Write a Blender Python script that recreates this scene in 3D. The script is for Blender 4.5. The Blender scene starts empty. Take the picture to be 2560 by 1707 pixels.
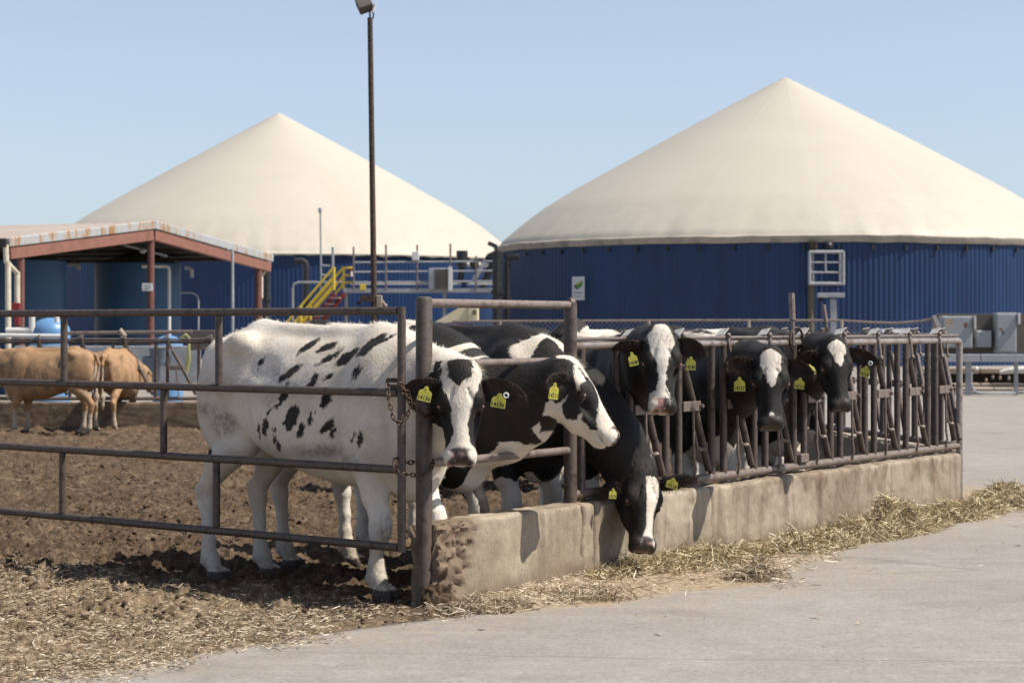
import bpy, math, random
import numpy as np
from mathutils import Vector, Matrix
random.seed(7); np.random.seed(7)
S = bpy.context.scene
C = S.collection
# ---------------------------------------------------------------- camera, sky, sun, exposure
F, CX, HY, H = 5279.0, 1280.0, 816.0, 1.35      # focal length / principal point / horizon in photo pixels, eye height
cam_d = bpy.data.cameras.new('camera'); cam = bpy.data.objects.new('camera', cam_d); C.objects.link(cam)
cam.location = (0, 0, H); cam.rotation_euler = (math.radians(90), 0, 0)
cam_d.sensor_width = 36.0; cam_d.lens = 36.0 * F / 2560.0
cam_d.shift_y = -(853.5 - HY) / 2560.0
cam_d.clip_start = 0.1; cam_d.clip_end = 5000
cam_d.dof.use_dof = True; cam_d.dof.focus_distance = 11.4; cam_d.dof.aperture_fstop = 5.6
S.camera = cam
SUN_EL, SUN_AZ = math.radians(53), math.radians(99)       # azimuth clockwise from +Y (view direction)
W = bpy.data.worlds.new('World'); S.world = W; W.use_nodes = True
wn = W.node_tree
sky = wn.nodes.new('ShaderNodeTexSky'); sky.sky_type = 'NISHITA'; sky.sun_disc = False
sky.sun_elevation = SUN_EL; sky.sun_rotation = SUN_AZ
sky.altitude = 100; sky.air_density = 1.0; sky.dust_density = 0.5; sky.ozone_density = 10.0
bg = wn.nodes['Background']; bg.inputs[1].default_value = 0.099
hs_ = wn.nodes.new('ShaderNodeHueSaturation'); hs_.inputs['Saturation'].default_value = 0.56   # pale summer haze in the sky
wn.links.new(sky.outputs[0], hs_.inputs['Color']); wn.links.new(hs_.outputs[0], bg.inputs[0])
sd = bpy.data.lights.new('sun', 'SUN'); sd.energy = 5.0; sd.angle = math.radians(0.53); sd.color = (1.0, 0.93, 0.82)
sun = bpy.data.objects.new('sun', sd); C.objects.link(sun)
sv = Vector((math.sin(SUN_AZ) * math.cos(SUN_EL), math.cos(SUN_AZ) * math.cos(SUN_EL), math.sin(SUN_EL)))
sun.rotation_euler = sv.to_track_quat('Z', 'Y').to_euler(); sun.location = (30, -5, 60)
S.view_settings.view_transform = 'Standard'; S.view_settings.look = 'None'
S.view_settings.exposure = 0.52; S.view_settings.gamma = 1.0
S.cycles.max_bounces = 6; S.cycles.use_denoising = True

G = -0.09                                            # ground level (top of the road and yard)
def at(px, py, Y):                                   # a point seen at photo pixel (px, py) that stands Y metres away
    return Vector(((px - CX) / F * Y, Y, H - (py - HY) / F * Y))
def gY(py, z=G): return F * (H - z) / (py - HY)
# ---------------------------------------------------------------- numpy helpers
def _hash(ix, iy, iz, seed):
    h = (ix.astype(np.int64) * 374761393 + iy.astype(np.int64) * 668265263 + iz.astype(np.int64) * 2147483647 + seed * 974711) & 0xffffffff
    h = ((h ^ (h >> 13)) * 1274126177) & 0xffffffff
    h = ((h ^ (h >> 16)) * 2246822519) & 0xffffffff
    return ((h ^ (h >> 15)) & 0xffff) / 65535.0
def noise3(p, scale=1.0, seed=0):
    q = np.asarray(p, float) * scale
    i = np.floor(q); f = q - i; f = f * f * (3 - 2 * f); i = i.astype(np.int64)
    out = 0
    for dx in (0, 1):
        for dy in (0, 1):
            for dz in (0, 1):
                w = (f[:, 0] if dx else 1 - f[:, 0]) * (f[:, 1] if dy else 1 - f[:, 1]) * (f[:, 2] if dz else 1 - f[:, 2])
                out = out + w * _hash(i[:, 0] + dx, i[:, 1] + dy, i[:, 2] + dz, seed)
    return out * 2 - 1
def fbm(p, scale=1.0, octv=4, seed=0, gain=0.5):
    a, s, o = 1.0, scale, 0
    for k in range(octv):
        o = o + a * noise3(p, s, seed + k * 17); a *= gain; s *= 2.07
    return o
def sstep(a, b, x):
    t = np.clip((x - a) / (b - a), 0, 1); return t * t * (3 - 2 * t)
def poly_sd(x, y, P):                                # signed distance to a polygon, negative inside
    P = np.asarray(P, float); n = len(P)
    d = np.full(x.shape, 1e9); ins = np.zeros(x.shape, bool)
    for i in range(n):
        ax, ay = P[i - 1]; bx, by = P[i]
        ex, ey = bx - ax, by - ay
        t = np.clip(((x - ax) * ex + (y - ay) * ey) / (ex * ex + ey * ey + 1e-12), 0, 1)
        d = np.minimum(d, np.hypot(x - ax - t * ex, y - ay - t * ey))
        c = ((ay > y) != (by > y)) & (x < (bx - ax) * (y - ay) / (by - ay + 1e-12) + ax)
        ins ^= c
    return np.where(ins, -d, d)
# ---------------------------------------------------------------- mesh builder
class MB:
    def __init__(s): s.v = []; s.f = []
    def add(s, vs, fs):
        o = len(s.v); s.v += [tuple(v) for v in vs]; s.f += [tuple(i + o for i in f) for f in fs]
    def box(s, c, size, ax=None, bev=0.0):           # ax: 3 orthogonal unit vectors
        c = Vector(c); hx, hy, hz = size[0] / 2, size[1] / 2, size[2] / 2
        ax = ax or (Vector((1, 0, 0)), Vector((0, 1, 0)), Vector((0, 0, 1)))
        if bev <= 0:
            vs = [c + ax[0] * (x * hx) + ax[1] * (y * hy) + ax[2] * (z * hz) for x in (-1, 1) for y in (-1, 1) for z in (-1, 1)]
            s.add(vs, [(0, 1, 3, 2), (4, 6, 7, 5), (0, 4, 5, 1), (2, 3, 7, 6), (0, 2, 6, 4), (1, 5, 7, 3)])
        else:                                        # chamfered box
            vs = []; idx = {}
            for x in (-1, 1):
                for y in (-1, 1):
                    for z in (-1, 1):
                        for k in range(3):
                            h = [hx - bev, hy - bev, hz - bev]; h[k] += bev
                            idx[(x, y, z, k)] = len(vs)
                            vs.append(c + ax[0] * (x * h[0]) + ax[1] * (y * h[1]) + ax[2] * (z * h[2]))
            fs = []
            for sgn in (-1, 1):
                fs.append([idx[(sgn, y, z, 0)] for y, z in ((-1, -1), (1, -1), (1, 1), (-1, 1))][::sgn])
                fs.append([idx[(x, sgn, z, 1)] for x, z in ((-1, -1), (-1, 1), (1, 1), (1, -1))][::sgn])
                fs.append([idx[(x, y, sgn, 2)] for x, y in ((-1, -1), (1, -1), (1, 1), (-1, 1))][::sgn])
            for a in (-1, 1):
                for b in (-1, 1):
                    fs.append([idx[(-1, a, b, 1)], idx[(1, a, b, 1)], idx[(1, a, b, 2)], idx[(-1, a, b, 2)]])
                    fs.append([idx[(a, -1, b, 0)], idx[(a, 1, b, 0)], idx[(a, 1, b, 2)], idx[(a, -1, b, 2)]])
                    fs.append([idx[(a, b, -1, 0)], idx[(a, b, 1, 0)], idx[(a, b, 1, 1)], idx[(a, b, -1, 1)]])
                    for z in (-1, 1): fs.append([idx[(a, b, z, k)] for k in range(3)])
            s.add(vs, fs)
    def tube(s, pts, r, n=10, caps=True):            # r: number or list per point
        pts = [Vector(p) for p in pts]; m = len(pts)
        rr = r if isinstance(r, (list, tuple)) else [r] * m
        T = []
        for i in range(m):
            a = pts[max(i - 1, 0)]; b = pts[min(i + 1, m - 1)]; T.append((b - a).normalized())
        up = Vector((0, 0, 1)) if abs(T[0].z) < 0.9 else Vector((1, 0, 0))
        N = T[0].cross(up).normalized(); vs = []; fs = []
        for i in range(m):
            N = (N - T[i] * N.dot(T[i])).normalized(); B = T[i].cross(N)
            for k in range(n):
                a = 2 * math.pi * k / n; vs.append(pts[i] + (N * math.cos(a) + B * math.sin(a)) * rr[i])
        for i in range(m - 1):
            for k in range(n):
                k2 = (k + 1) % n; fs.append((i * n + k, i * n + k2, (i + 1) * n + k2, (i + 1) * n + k))
        if caps: fs.append(tuple(range(n))[::-1]); fs.append(tuple((m - 1) * n + k for k in range(n)))
        s.add(vs, fs)
    def lathe(s, prof, c, n=48, closed=False):       # prof: [(r, z)], about the vertical through c
        c = Vector(c); vs = []; fs = []
        for r, z in prof:
            for k in range(n):
                a = 2 * math.pi * k / n; vs.append(c + Vector((r * math.cos(a), r * math.sin(a), z)))
        for i in range(len(prof) - 1):
            for k in range(n):
                k2 = (k + 1) % n; fs.append((i * n + k, i * n + k2, (i + 1) * n + k2, (i + 1) * n + k))
        if closed: fs.append(tuple(range(n))[::-1]); fs.append(tuple((len(prof) - 1) * n + k for k in range(n)))
        s.add(vs, fs)
    def ball(s, c, r, nu=16, nv=10):
        c = Vector(c); rr = r if isinstance(r, (tuple, list)) else (r, r, r); vs = []; fs = []
        for i in range(nv + 1):
            t = math.pi * i / nv
            for k in range(nu):
                a = 2 * math.pi * k / nu
                vs.append(c + Vector((rr[0] * math.sin(t) * math.cos(a), rr[1] * math.sin(t) * math.sin(a), rr[2] * math.cos(t))))
        for i in range(nv):
            for k in range(nu):
                k2 = (k + 1) % nu; fs.append((i * nu + k, (i + 1) * nu + k, (i + 1) * nu + k2, i * nu + k2))
        s.add(vs, fs)
    def prism(s, poly, axis):                        # poly: list of 3D points (planar), extruded by vector axis
        m = len(poly); a = Vector(axis)
        s.add([Vector(p) for p in poly] + [Vector(p) + a for p in poly],
              [tuple(range(m))[::-1], tuple(range(m, 2 * m))] + [(i, (i + 1) % m, m + (i + 1) % m, m + i) for i in range(m)])
    def build(s, name, mat, parent=None, smooth=True, angle=35):
        me = bpy.data.meshes.new(name)
        off = parent_loc(parent)
        me.from_pydata([(v[0] - off[0], v[1] - off[1], v[2] - off[2]) for v in s.v], [], s.f)
        me.update()
        import bmesh
        bm = bmesh.new(); bm.from_mesh(me); bmesh.ops.recalc_face_normals(bm, faces=bm.faces); bm.to_mesh(me); bm.free()
        return link(name, me, mat, parent, smooth, angle)
def parent_loc(parent):
    o = Vector((0, 0, 0)); p = parent
    while p is not None: o += p.location; p = p.parent
    return o
def link(name, me, mat, parent=None, smooth=True, angle=35):
    if mat is not None: me.materials.append(mat)
    if smooth:
        me.polygons.foreach_set('use_smooth', [True] * len(me.polygons)); me.set_sharp_from_angle(angle=math.radians(angle))
    o = bpy.data.objects.new(name, me); C.objects.link(o)
    if parent is not None: o.parent = parent
    return o
def tag(o, label=None, cat=None, group=None, kind=None):
    if label: o['label'] = label
    if cat: o['category'] = cat
    if group: o['group'] = group
    if kind: o['kind'] = kind
    return o
def thing(name, label, cat, loc, group=None):
    o = bpy.data.objects.new(name, None); C.objects.link(o); o.location = loc
    o.empty_display_size = 0.1
    return tag(o, label, cat, group)
def copy_part(src, parent, loc=None):
    o = src.copy(); C.objects.link(o); o.parent = parent
    if loc is not None: o.location = loc
    for ch in list(src.children): copy_part(ch, o)
    return o
# ---------------------------------------------------------------- materials
def nodes_of(m):
    m.use_nodes = True; nt = m.node_tree; return nt, nt.nodes['Principled BSDF']
def mk(nt, t, **kw):
    n = nt.nodes.new('ShaderNode' + t)
    for k, v in kw.items():
        if k.startswith('_'): n.inputs[k[1:].replace('_', ' ')].default_value = v
        else: setattr(n, k, v)
    return n
def texco(nt, kind='Object', scale=(1, 1, 1)):
    t = mk(nt, 'TexCoord'); mp = mk(nt, 'Mapping'); mp.inputs['Scale'].default_value = scale
    nt.links.new(t.outputs[kind], mp.inputs[0]); return mp.outputs[0]
def noise_n(nt, vec, scale, detail=6, rough=0.6, dist=0.0):
    n = mk(nt, 'TexNoise'); n.inputs['Scale'].default_value = scale; n.inputs['Detail'].default_value = detail
    n.inputs['Roughness'].default_value = rough; n.inputs['Distortion'].default_value = dist
    nt.links.new(vec, n.inputs['Vector']); return n.outputs['Fac']
def ALB(c):                                          # real-world reflectance for this exposure; masks stay 0 or 1
    return tuple(c[:3]) if max(c[:3]) < 0.12 or min(c[:3]) >= 1.0 else tuple(v * 0.78 for v in c[:3])
def ramp(nt, fac, stops):
    stops = [(p, ALB(c)) for p, c in stops]
    r = mk(nt, 'ValToRGB'); e = r.color_ramp.elements
    while len(e) < len(stops): e.new(0.5)
    for el, (p, c) in zip(e, stops): el.position = p; el.color = (*c, 1) if len(c) == 3 else c
    nt.links.new(fac, r.inputs[0]); return r.outputs[0]
def mixc(nt, fac, a, b, mode='MIX'):
    m = mk(nt, 'Mix', data_type='RGBA', blend_type=mode)
    for sock, v in ((m.inputs[0], fac), (m.inputs[6], a), (m.inputs[7], b)):
        if hasattr(v, 'is_output'): nt.links.new(v, sock)
        elif isinstance(v, (int, float)): sock.default_value = v
        else: sock.default_value = (*ALB(v), 1)
    return m.outputs[2]
def math_n(nt, op, a, b=None, c=None, clamp=False):
    m = mk(nt, 'Math', operation=op, use_clamp=clamp)
    for i, v in enumerate((a, b, c)):
        if v is None: continue
        if hasattr(v, 'is_output'): nt.links.new(v, m.inputs[i])
        else: m.inputs[i].default_value = v
    return m.outputs[0]
def bump_n(nt, h, bs, strength=0.3, dist=0.01):
    b = mk(nt, 'Bump'); b.inputs['Strength'].default_value = strength; b.inputs['Distance'].default_value = dist
    nt.links.new(h, b.inputs['Height']); nt.links.new(b.outputs[0], bs.inputs['Normal']); return b
def mat(name, c1, c2=None, scale=6.0, rough=0.6, metal=0.0, bump=0.15, bdist=0.004, bscale=None, spec=0.4, c3=None, stretch=(1, 1, 1), rough2=None, lo=0.35, hi=0.65):
    m = bpy.data.materials.new(name); nt, bs = nodes_of(m)
    bs.inputs['Roughness'].default_value = rough; bs.inputs['Metallic'].default_value = metal
    bs.inputs['Specular IOR Level'].default_value = spec
    v = texco(nt, 'Object', stretch)
    f = noise_n(nt, v, scale, 8, 0.62, 0.3)
    stops = [(lo, c1), (hi, c2 or c1)]
    if c3: stops = [(lo, c1), ((lo + hi) / 2, c2), (hi, c3)]
    nt.links.new(ramp(nt, f, stops), bs.inputs['Base Color'])
    if bump: bump_n(nt, noise_n(nt, v, bscale or scale * 6, 5, 0.6), bs, bump, bdist)
    return m
M = {}
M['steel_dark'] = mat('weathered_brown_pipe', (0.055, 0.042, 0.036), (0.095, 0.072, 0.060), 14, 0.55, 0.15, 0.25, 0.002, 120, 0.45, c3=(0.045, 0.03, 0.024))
M['steel_pale'] = mat('pale_steel_pipe', (0.16, 0.12, 0.10), (0.24, 0.19, 0.165), 10, 0.5, 0.2, 0.2, 0.002, 140, 0.5, c3=(0.11, 0.08, 0.065))  # paler brown tone than the other pipe steel
M['rail_worn'] = mat('worn_polished_rail', (0.30, 0.24, 0.20), (0.42, 0.37, 0.34), 8, 0.38, 0.45, 0.12, 0.001, 90, 0.5, c3=(0.22, 0.16, 0.13))
M['rust'] = mat('rusty_steel', (0.045, 0.030, 0.024), (0.095, 0.062, 0.046), 22, 0.75, 0.1, 0.4, 0.003, 150, 0.3)
M['chain'] = mat('rusty_chain', (0.035, 0.022, 0.016), (0.10, 0.06, 0.04), 40, 0.55, 0.5, 0.3, 0.001, 300)
M['flap'] = mat('galvanised_flap', (0.36, 0.35, 0.33), (0.50, 0.49, 0.46), 16, 0.65, 0.0, 0.1)
M['galv'] = mat('galvanised_steel', (0.34, 0.35, 0.37), (0.46, 0.47, 0.48), 5, 0.5, 0.3, 0.05)
M['white_paint'] = mat('white_paint', (0.68, 0.67, 0.63), (0.80, 0.79, 0.76), 4, 0.5, 0, 0.06)
M['cream_pipe'] = mat('cream_rust_pipe', (0.62, 0.52, 0.38), (0.74, 0.68, 0.55), 2.5, 0.6, 0, 0.1, c3=(0.50, 0.28, 0.12), lo=0.3, hi=0.75)
M['black_pipe'] = mat('black_plastic_pipe', (0.012, 0.012, 0.014), (0.03, 0.03, 0.032), 5, 0.45, 0, 0.05)
M['red_beam'] = mat('faded_red_steel', (0.21, 0.088, 0.065), (0.28, 0.125, 0.092), 1.6, 0.65, 0, 0.1, c3=(0.17, 0.075, 0.05), lo=0.3, hi=0.72)
M['red_post'] = mat('red_oxide_post', (0.14, 0.055, 0.045), (0.20, 0.085, 0.07), 4, 0.65, 0, 0.1)
M['trim'] = mat('rusty_white_trim', (0.42, 0.44, 0.46), (0.42, 0.39, 0.35), 2.6, 0.55, 0.1, 0.1, c3=(0.36, 0.19, 0.08), stretch=(2.2, 2.2, 0.5), lo=0.42, hi=0.62)
M['roof_tan'] = mat('tan_metal_roof', (0.40, 0.33, 0.28), (0.46, 0.39, 0.34), 0.8, 0.55, 0.1, 0.05)
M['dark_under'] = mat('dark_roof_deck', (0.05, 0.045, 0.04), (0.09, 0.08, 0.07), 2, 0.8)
M['tank_teal'] = mat('blue_fibreglass_tank', (0.022, 0.075, 0.16), (0.034, 0.105, 0.21), 1.1, 0.5, 0, 0.05)
M['tank_top'] = mat('khaki_tank_top', (0.10, 0.085, 0.055), (0.14, 0.12, 0.08), 2, 0.7)
M['sky_blue'] = mat('light_blue_plastic', (0.12, 0.27, 0.50), (0.16, 0.32, 0.56), 2, 0.4)
M['yellow'] = mat('yellow_paint', (0.72, 0.50, 0.03), (0.80, 0.58, 0.06), 4, 0.5)
M['red_dark'] = mat('dark_red_paint', (0.22, 0.02, 0.025), (0.30, 0.035, 0.04), 4, 0.5)
M['grey_box'] = mat('grey_enclosure', (0.35, 0.37, 0.39), (0.40, 0.42, 0.43), 2, 0.5, 0.1, 0.03)
M['grey_board'] = mat('weathered_grey_board', (0.085, 0.075, 0.068), (0.13, 0.115, 0.10), 3, 0.8, stretch=(1, 1, 3))
M['louvre'] = mat('dark_louvre', (0.05, 0.045, 0.035), (0.085, 0.07, 0.055), 6, 0.7)
M['machine'] = mat('cream_machine_paint', (0.68, 0.60, 0.38), (0.75, 0.67, 0.45), 2, 0.5)
M['timber'] = mat('weathered_timber', (0.30, 0.24, 0.19), (0.48, 0.40, 0.33), 5, 0.85, stretch=(0.4, 2, 2))
M['dark_void'] = mat('near_black', (0.015, 0.012, 0.01), (0.05, 0.035, 0.025), 5, 0.9)
M['tag'] = mat('yellow_ear_tag', (0.45, 0.41, 0.05), (0.53, 0.49, 0.08), 30, 0.45, 0, 0.05)
M['ink'] = mat('black_ink', (0.01, 0.01, 0.01), (0.02, 0.02, 0.02), 5, 0.6)
M['tag_fine'] = mat('faded_tag_print', (0.40, 0.40, 0.03), (0.46, 0.45, 0.04), 5, 0.6)
M['button'] = mat('white_tag_button', (0.7, 0.72, 0.72), (0.75, 0.77, 0.77), 5, 0.4)
M['sign_white'] = mat('white_sign', (0.70, 0.72, 0.75), (0.74, 0.76, 0.78), 2, 0.5, 0, 0)
M['sign_green'] = mat('green_emblem', (0.03, 0.22, 0.05), (0.05, 0.27, 0.07), 2, 0.5, 0, 0)
M['sign_yellow'] = mat('yellow_emblem', (0.55, 0.50, 0.05), (0.6, 0.55, 0.07), 2, 0.5, 0, 0)
M['sign_grey'] = mat('grey_print', (0.22, 0.24, 0.28), (0.25, 0.27, 0.31), 2, 0.5, 0, 0)
M['bucket'] = mat('grey_bucket', (0.12, 0.15, 0.19), (0.17, 0.20, 0.24), 3, 0.5)
M['hose'] = mat('yellow_green_hose', (0.35, 0.33, 0.12), (0.42, 0.40, 0.18), 3, 0.6)
# ================================================================ layout: front feed fence line runs from P1 along U, road side is NRM
P1 = Vector((-0.45, 10.8, 0)); U = Vector((0.5465, 0.8374, 0)); NRM = Vector((0.8374, -0.5465, 0)); Z = Vector((0, 0, 1))
T2, TE = 1.43, 7.39
def Wp(t, off=0.0, z=0.0): return P1 + U * t + NRM * off + Z * z
GP = Vector((-0.56, 10.71, 0)); GD = Vector((-0.766, 0.643, 0))        # gate free end and direction
EP = Wp(TE); EV = Vector((-0.18, 0.983, 0))                            # far end fence
ROAD_EDGE = [(-9, 6.0), (-4.4, 7.1), (-2.85, 7.8), (-2.05, 8.4), (-1.42, 9.12), (-0.80, 9.90), (-0.36, 10.30), (0.3, 10.75), (0.85, 11.2), (1.37, 11.75), (1.95, 12.8), (2.5, 14.0), (3.0, 15.0), (3.9, 16.1), (5.2, 17.0), (8, 17.6)]
def edge_off(x, y):                                   # >0 on the dusty side of the road edge (towards the wall and the yard)
    P = ROAD_EDGE + [(8, 60), (-60, 60), (-60, 6)]
    return -poly_sd(x, y, P)
def uv_wall(x, y):
    dx, dy = x - P1.x, y - P1.y
    return dx * U.x + dy * U.y, dx * NRM.x + dy * NRM.y
def add_attr(me, name, vals):
    a = me.attributes.new(name, 'FLOAT', 'POINT'); a.data.foreach_set('value', np.asarray(vals, np.float32))
def grid_mesh(name, X, Y, Zv, mat_, kind='structure', label=None):
    r, c = X.shape
    me = bpy.data.meshes.new(name)
    i = np.arange(r * c).reshape(r, c)
    q = np.stack([i[:-1, :-1], i[:-1, 1:], i[1:, 1:], i[1:, :-1]], -1).reshape(-1, 4)
    me.vertices.add(r * c); me.vertices.foreach_set('co', np.stack([X, Y, Zv], -1).astype(np.float32).ravel())
    me.loops.add(q.size); me.polygons.add(len(q))
    me.loops.foreach_set('vertex_index', q.ravel().astype(np.int32))
    me.polygons.foreach_set('loop_start', np.arange(0, q.size, 4, dtype=np.int32))
    me.update(calc_edges=True); me.validate()
    o = link(name, me, mat_, None, True, 180)
    return tag(o, label, None, None, kind)
def pen_mask(x, y):
    tw, ow = uv_wall(x, y)
    dx, dy = x - EP.x, y - EP.y
    endo = dx * EV.y - dy * EV.x                          # >0 beyond the end fence
    eo = edge_off(x, y)
    inside = np.where(tw > -0.05, -ow, 9.0)
    return np.minimum(np.minimum(inside, eo + 0.0), np.where(y > EP.y - 0.3, -endo - 0.02, 9.0))
# ---- concrete road / yard material, with tan dust and chaff where the attribute says so
def road_material():
    m = bpy.data.materials.new('dusty_concrete_road'); nt, bs = nodes_of(m)
    bs.inputs['Roughness'].default_value = 0.85; bs.inputs['Specular IOR Level'].default_value = 0.25
    v = texco(nt, 'Object')
    big = noise_n(nt, v, 0.55, 5, 0.55, 0.6); mid = noise_n(nt, v, 5.0, 6, 0.6, 0.3); fine = noise_n(nt, v, 48, 5, 0.75)
    st = texco(nt, 'Object', (0.5, 6.0, 1)); streak = noise_n(nt, st, 1.2, 6, 0.65, 0.4)
    base = ramp(nt, big, [(0.33, (0.238, 0.215, 0.194)), (0.52, (0.292, 0.266, 0.241)), (0.70, (0.340, 0.310, 0.276))])
    base = mixc(nt, math_n(nt, 'MULTIPLY', ramp(nt, streak, [(0.50, (0, 0, 0)), (0.68, (1, 1, 1))]), 0.55), base, (0.42, 0.36, 0.29))
    base = mixc(nt, 0.30, base, ramp(nt, mid, [(0.35, (0.23, 0.205, 0.185)), (0.65, (0.43, 0.39, 0.35))]))
    base = mixc(nt, 0.30, base, ramp(nt, fine, [(0.35, (0.10, 0.10, 0.10)), (0.65, (0.62, 0.58, 0.54))]))
    # dark stains
    stn = noise_n(nt, v, 1.1, 4, 0.55, 0.8)
    base = mixc(nt, math_n(nt, 'MULTIPLY', ramp(nt, stn, [(0.56, (0, 0, 0)), (0.70, (1, 1, 1))]), 0.42), base, (0.17, 0.155, 0.145))
    # hairline cracks
    wv = texco(nt, 'Object', (0.35, 1.4, 1)); cr = mk(nt, 'TexVoronoi', feature='DISTANCE_TO_EDGE'); cr.inputs['Scale'].default_value = 0.30
    wn_ = mk(nt, 'TexNoise'); wn_.inputs['Scale'].default_value = 3.0; nt.links.new(wv, wn_.inputs['Vector'])
    add = mk(nt, 'VectorMath', operation='MULTIPLY_ADD'); nt.links.new(wn_.outputs['Color'], add.inputs[0]); add.inputs[1].default_value = (0.10, 0.10, 0); nt.links.new(wv, add.inputs[2])
    nt.links.new(add.outputs[0], cr.inputs['Vector'])
    crack = math_n(nt, 'LESS_THAN', cr.outputs['Distance'], 0.0016)
    base = mixc(nt, math_n(nt, 'MULTIPLY', crack, 0.6), base, (0.10, 0.09, 0.085))
    at_ = mk(nt, 'Attribute', attribute_name='dust'); dn = noise_n(nt, v, 9, 6, 0.65, 0.4)
    dm = math_n(nt, 'ADD', at_.outputs['Fac'], math_n(nt, 'MULTIPLY', math_n(nt, 'SUBTRACT', dn, 0.5), 0.9))
    dm = ramp(nt, dm, [(0.25, (0, 0, 0)), (0.75, (1, 1, 1))])
    dcol = ramp(nt, noise_n(nt, v, 30, 6, 0.7, 0.5), [(0.30, (0.20, 0.15, 0.10)), (0.50, (0.37, 0.285, 0.195)), (0.70, (0.50, 0.40, 0.275))])
    nt.links.new(mixc(nt, dm, base, dcol), bs.inputs['Base Color'])
    h = math_n(nt, 'ADD', math_n(nt, 'MULTIPLY', fine, 0.5), math_n(nt, 'ADD', mid, math_n(nt, 'MULTIPLY', crack, -2.0)))
    bump_n(nt, h, bs, 0.25, 0.006)
    return m
M['road'] = road_material()
def soil_material():
    m = bpy.data.materials.new('dry_manure_soil'); nt, bs = nodes_of(m)
    bs.inputs['Roughness'].default_value = 0.95; bs.inputs['Specular IOR Level'].default_value = 0.15
    v = texco(nt, 'Object')
    a = noise_n(nt, v, 1.3, 6, 0.6, 0.5); b = noise_n(nt, v, 16, 8, 0.68, 0.6); c = noise_n(nt, v, 75, 4, 0.7)
    col = ramp(nt, b, [(0.34, (0.040, 0.027, 0.018)), (0.50, (0.142, 0.098, 0.062)), (0.66, (0.275, 0.200, 0.132))])
    col = mixc(nt, math_n(nt, 'MULTIPLY', ramp(nt, a, [(0.42, (0, 0, 0)), (0.62, (1, 1, 1))]), 0.55), col, (0.075, 0.046, 0.028))
    chaff = ramp(nt, c, [(0.63, (0, 0, 0)), (0.70, (1, 1, 1))])
    at_ = mk(nt, 'Attribute', attribute_name='dust')
    col = mixc(nt, math_n(nt, 'MULTIPLY', at_.outputs['Fac'], 0.75, clamp=True), col, ramp(nt, b, [(0.32, (0.12, 0.082, 0.050)), (0.50, (0.33, 0.245, 0.155)), (0.68, (0.55, 0.44, 0.30))]))
    col = mixc(nt, math_n(nt, 'MULTIPLY', chaff, 0.4), col, (0.42, 0.33, 0.21))
    nt.links.new(col, bs.inputs['Base Color'])
    bump_n(nt, math_n(nt, 'ADD', b, math_n(nt, 'MULTIPLY', c, 0.5)), bs, 1.0, 0.025)
    return m
M['soil'] = soil_material()
# ---- ground: one sheet to the horizon
g = MB(); gr_ = [-900, -13.0, 8.0, 900]; gc_ = [-60, 6.0, 30.0, 1800]       # frame of sheets round the near yard, which has its own finer sheet
g.add([(x_, y_, G - 0.012) for y_ in gc_ for x_ in gr_], [(j * 4 + i, j * 4 + i + 1, j * 4 + i + 5, j * 4 + i + 4) for j in range(3) for i in range(3) if not (i == 1 and j == 1)])
tag(g.build('ground', M['road'], None, False), None, None, None, 'structure')
# ---- near road sheet with dust
gx, gy = np.meshgrid(np.linspace(-13.02, 8.02, 351), np.linspace(5.98, 30.03, 402))
eo = edge_off(gx, gy); tw, ow = uv_wall(gx, gy)
P = np.stack([gx, gy, gx * 0], -1).reshape(-1, 3)
wob = fbm(P, 1.1, 4, 3).reshape(gx.shape)
dust = sstep(-0.15, 0.40, eo + wob * 0.20)
dust = np.maximum(dust, 0.33 * sstep(-1.4, 0.0, eo + wob * 0.5))
far = sstep(16.5, 19, gy) * sstep(-0.2, 0.6, gx - (3.6 + 0.05 * (gy - 17)))
dust = np.where(gy > 17.2, dust * (1 - 0.75 * sstep(17.2, 20, gy)), dust)
inpen = pen_mask(gx, gy) > 0.12
rz = G - 0.25 * inpen + 0.004 * wob + np.clip(eo, 0, 0.8) * 0.05 * sstep(0.9, 0.0, np.abs(ow)) * (tw > -0.3) * (tw < TE + 1.5) * (ow > -0.15)
ro = grid_mesh('road', gx, gy, rz, M['road'])
add_attr(ro.data, 'dust', dust.ravel())
def road_z(x, y):
    eo = edge_off(x, y); tw, ow = uv_wall(x, y)
    return G + np.clip(eo, 0, 0.8) * 0.05 * sstep(0.9, 0.0, np.abs(ow)) * (tw > -0.3) * (tw < TE + 1.5) * (ow > -0.15)
# ---- trodden soil of the pen, real relief
ys = [7.6]
while ys[-1] < 30.2: ys.append(ys[-1] + 0.019 * (ys[-1] / 10) ** 2)
ys = np.array(ys); aa = np.linspace(-0.40, 0.245, 440)
sy = np.repeat(ys[:, None], len(aa), 1); sx = sy * aa[None, :]
def soil_h(x, y):
    p = np.stack([x, y, x * 0], -1).reshape(-1, 3)
    n1 = fbm(p, 1.2, 3, 11); n2 = fbm(p, 7.0, 4, 21, 0.6); n3 = 1 - np.abs(fbm(p, 18.0, 3, 31, 0.55))
    n4 = fbm(p, 46.0, 2, 37, 0.6)
    return (0.020 * n1 + 0.036 * n2 + 0.030 * n3 + 0.012 * n4).reshape(x.shape)
pm = pen_mask(sx, sy); p3 = np.stack([sx, sy, sx * 0], -1).reshape(-1, 3)
wobs = fbm(p3, 2.0, 4, 5).reshape(sx.shape)
tw_s, ow_s = uv_wall(sx, sy)
fade = sstep(-0.05, 0.35, pm + 0.18 * wobs * (tw_s < 0))
fade = np.where(tw_s > 0, sstep(-0.02, 0.05, pm), fade)
flat = 0.35 + 0.65 * sstep(0.3, 1.6, edge_off(sx, sy))
sz = G - 0.05 * (1 - fade) + fade * (soil_h(sx, sy) * flat + 0.004)
so = grid_mesh('pen_soil', sx, sy, sz, M['soil'])
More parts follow.
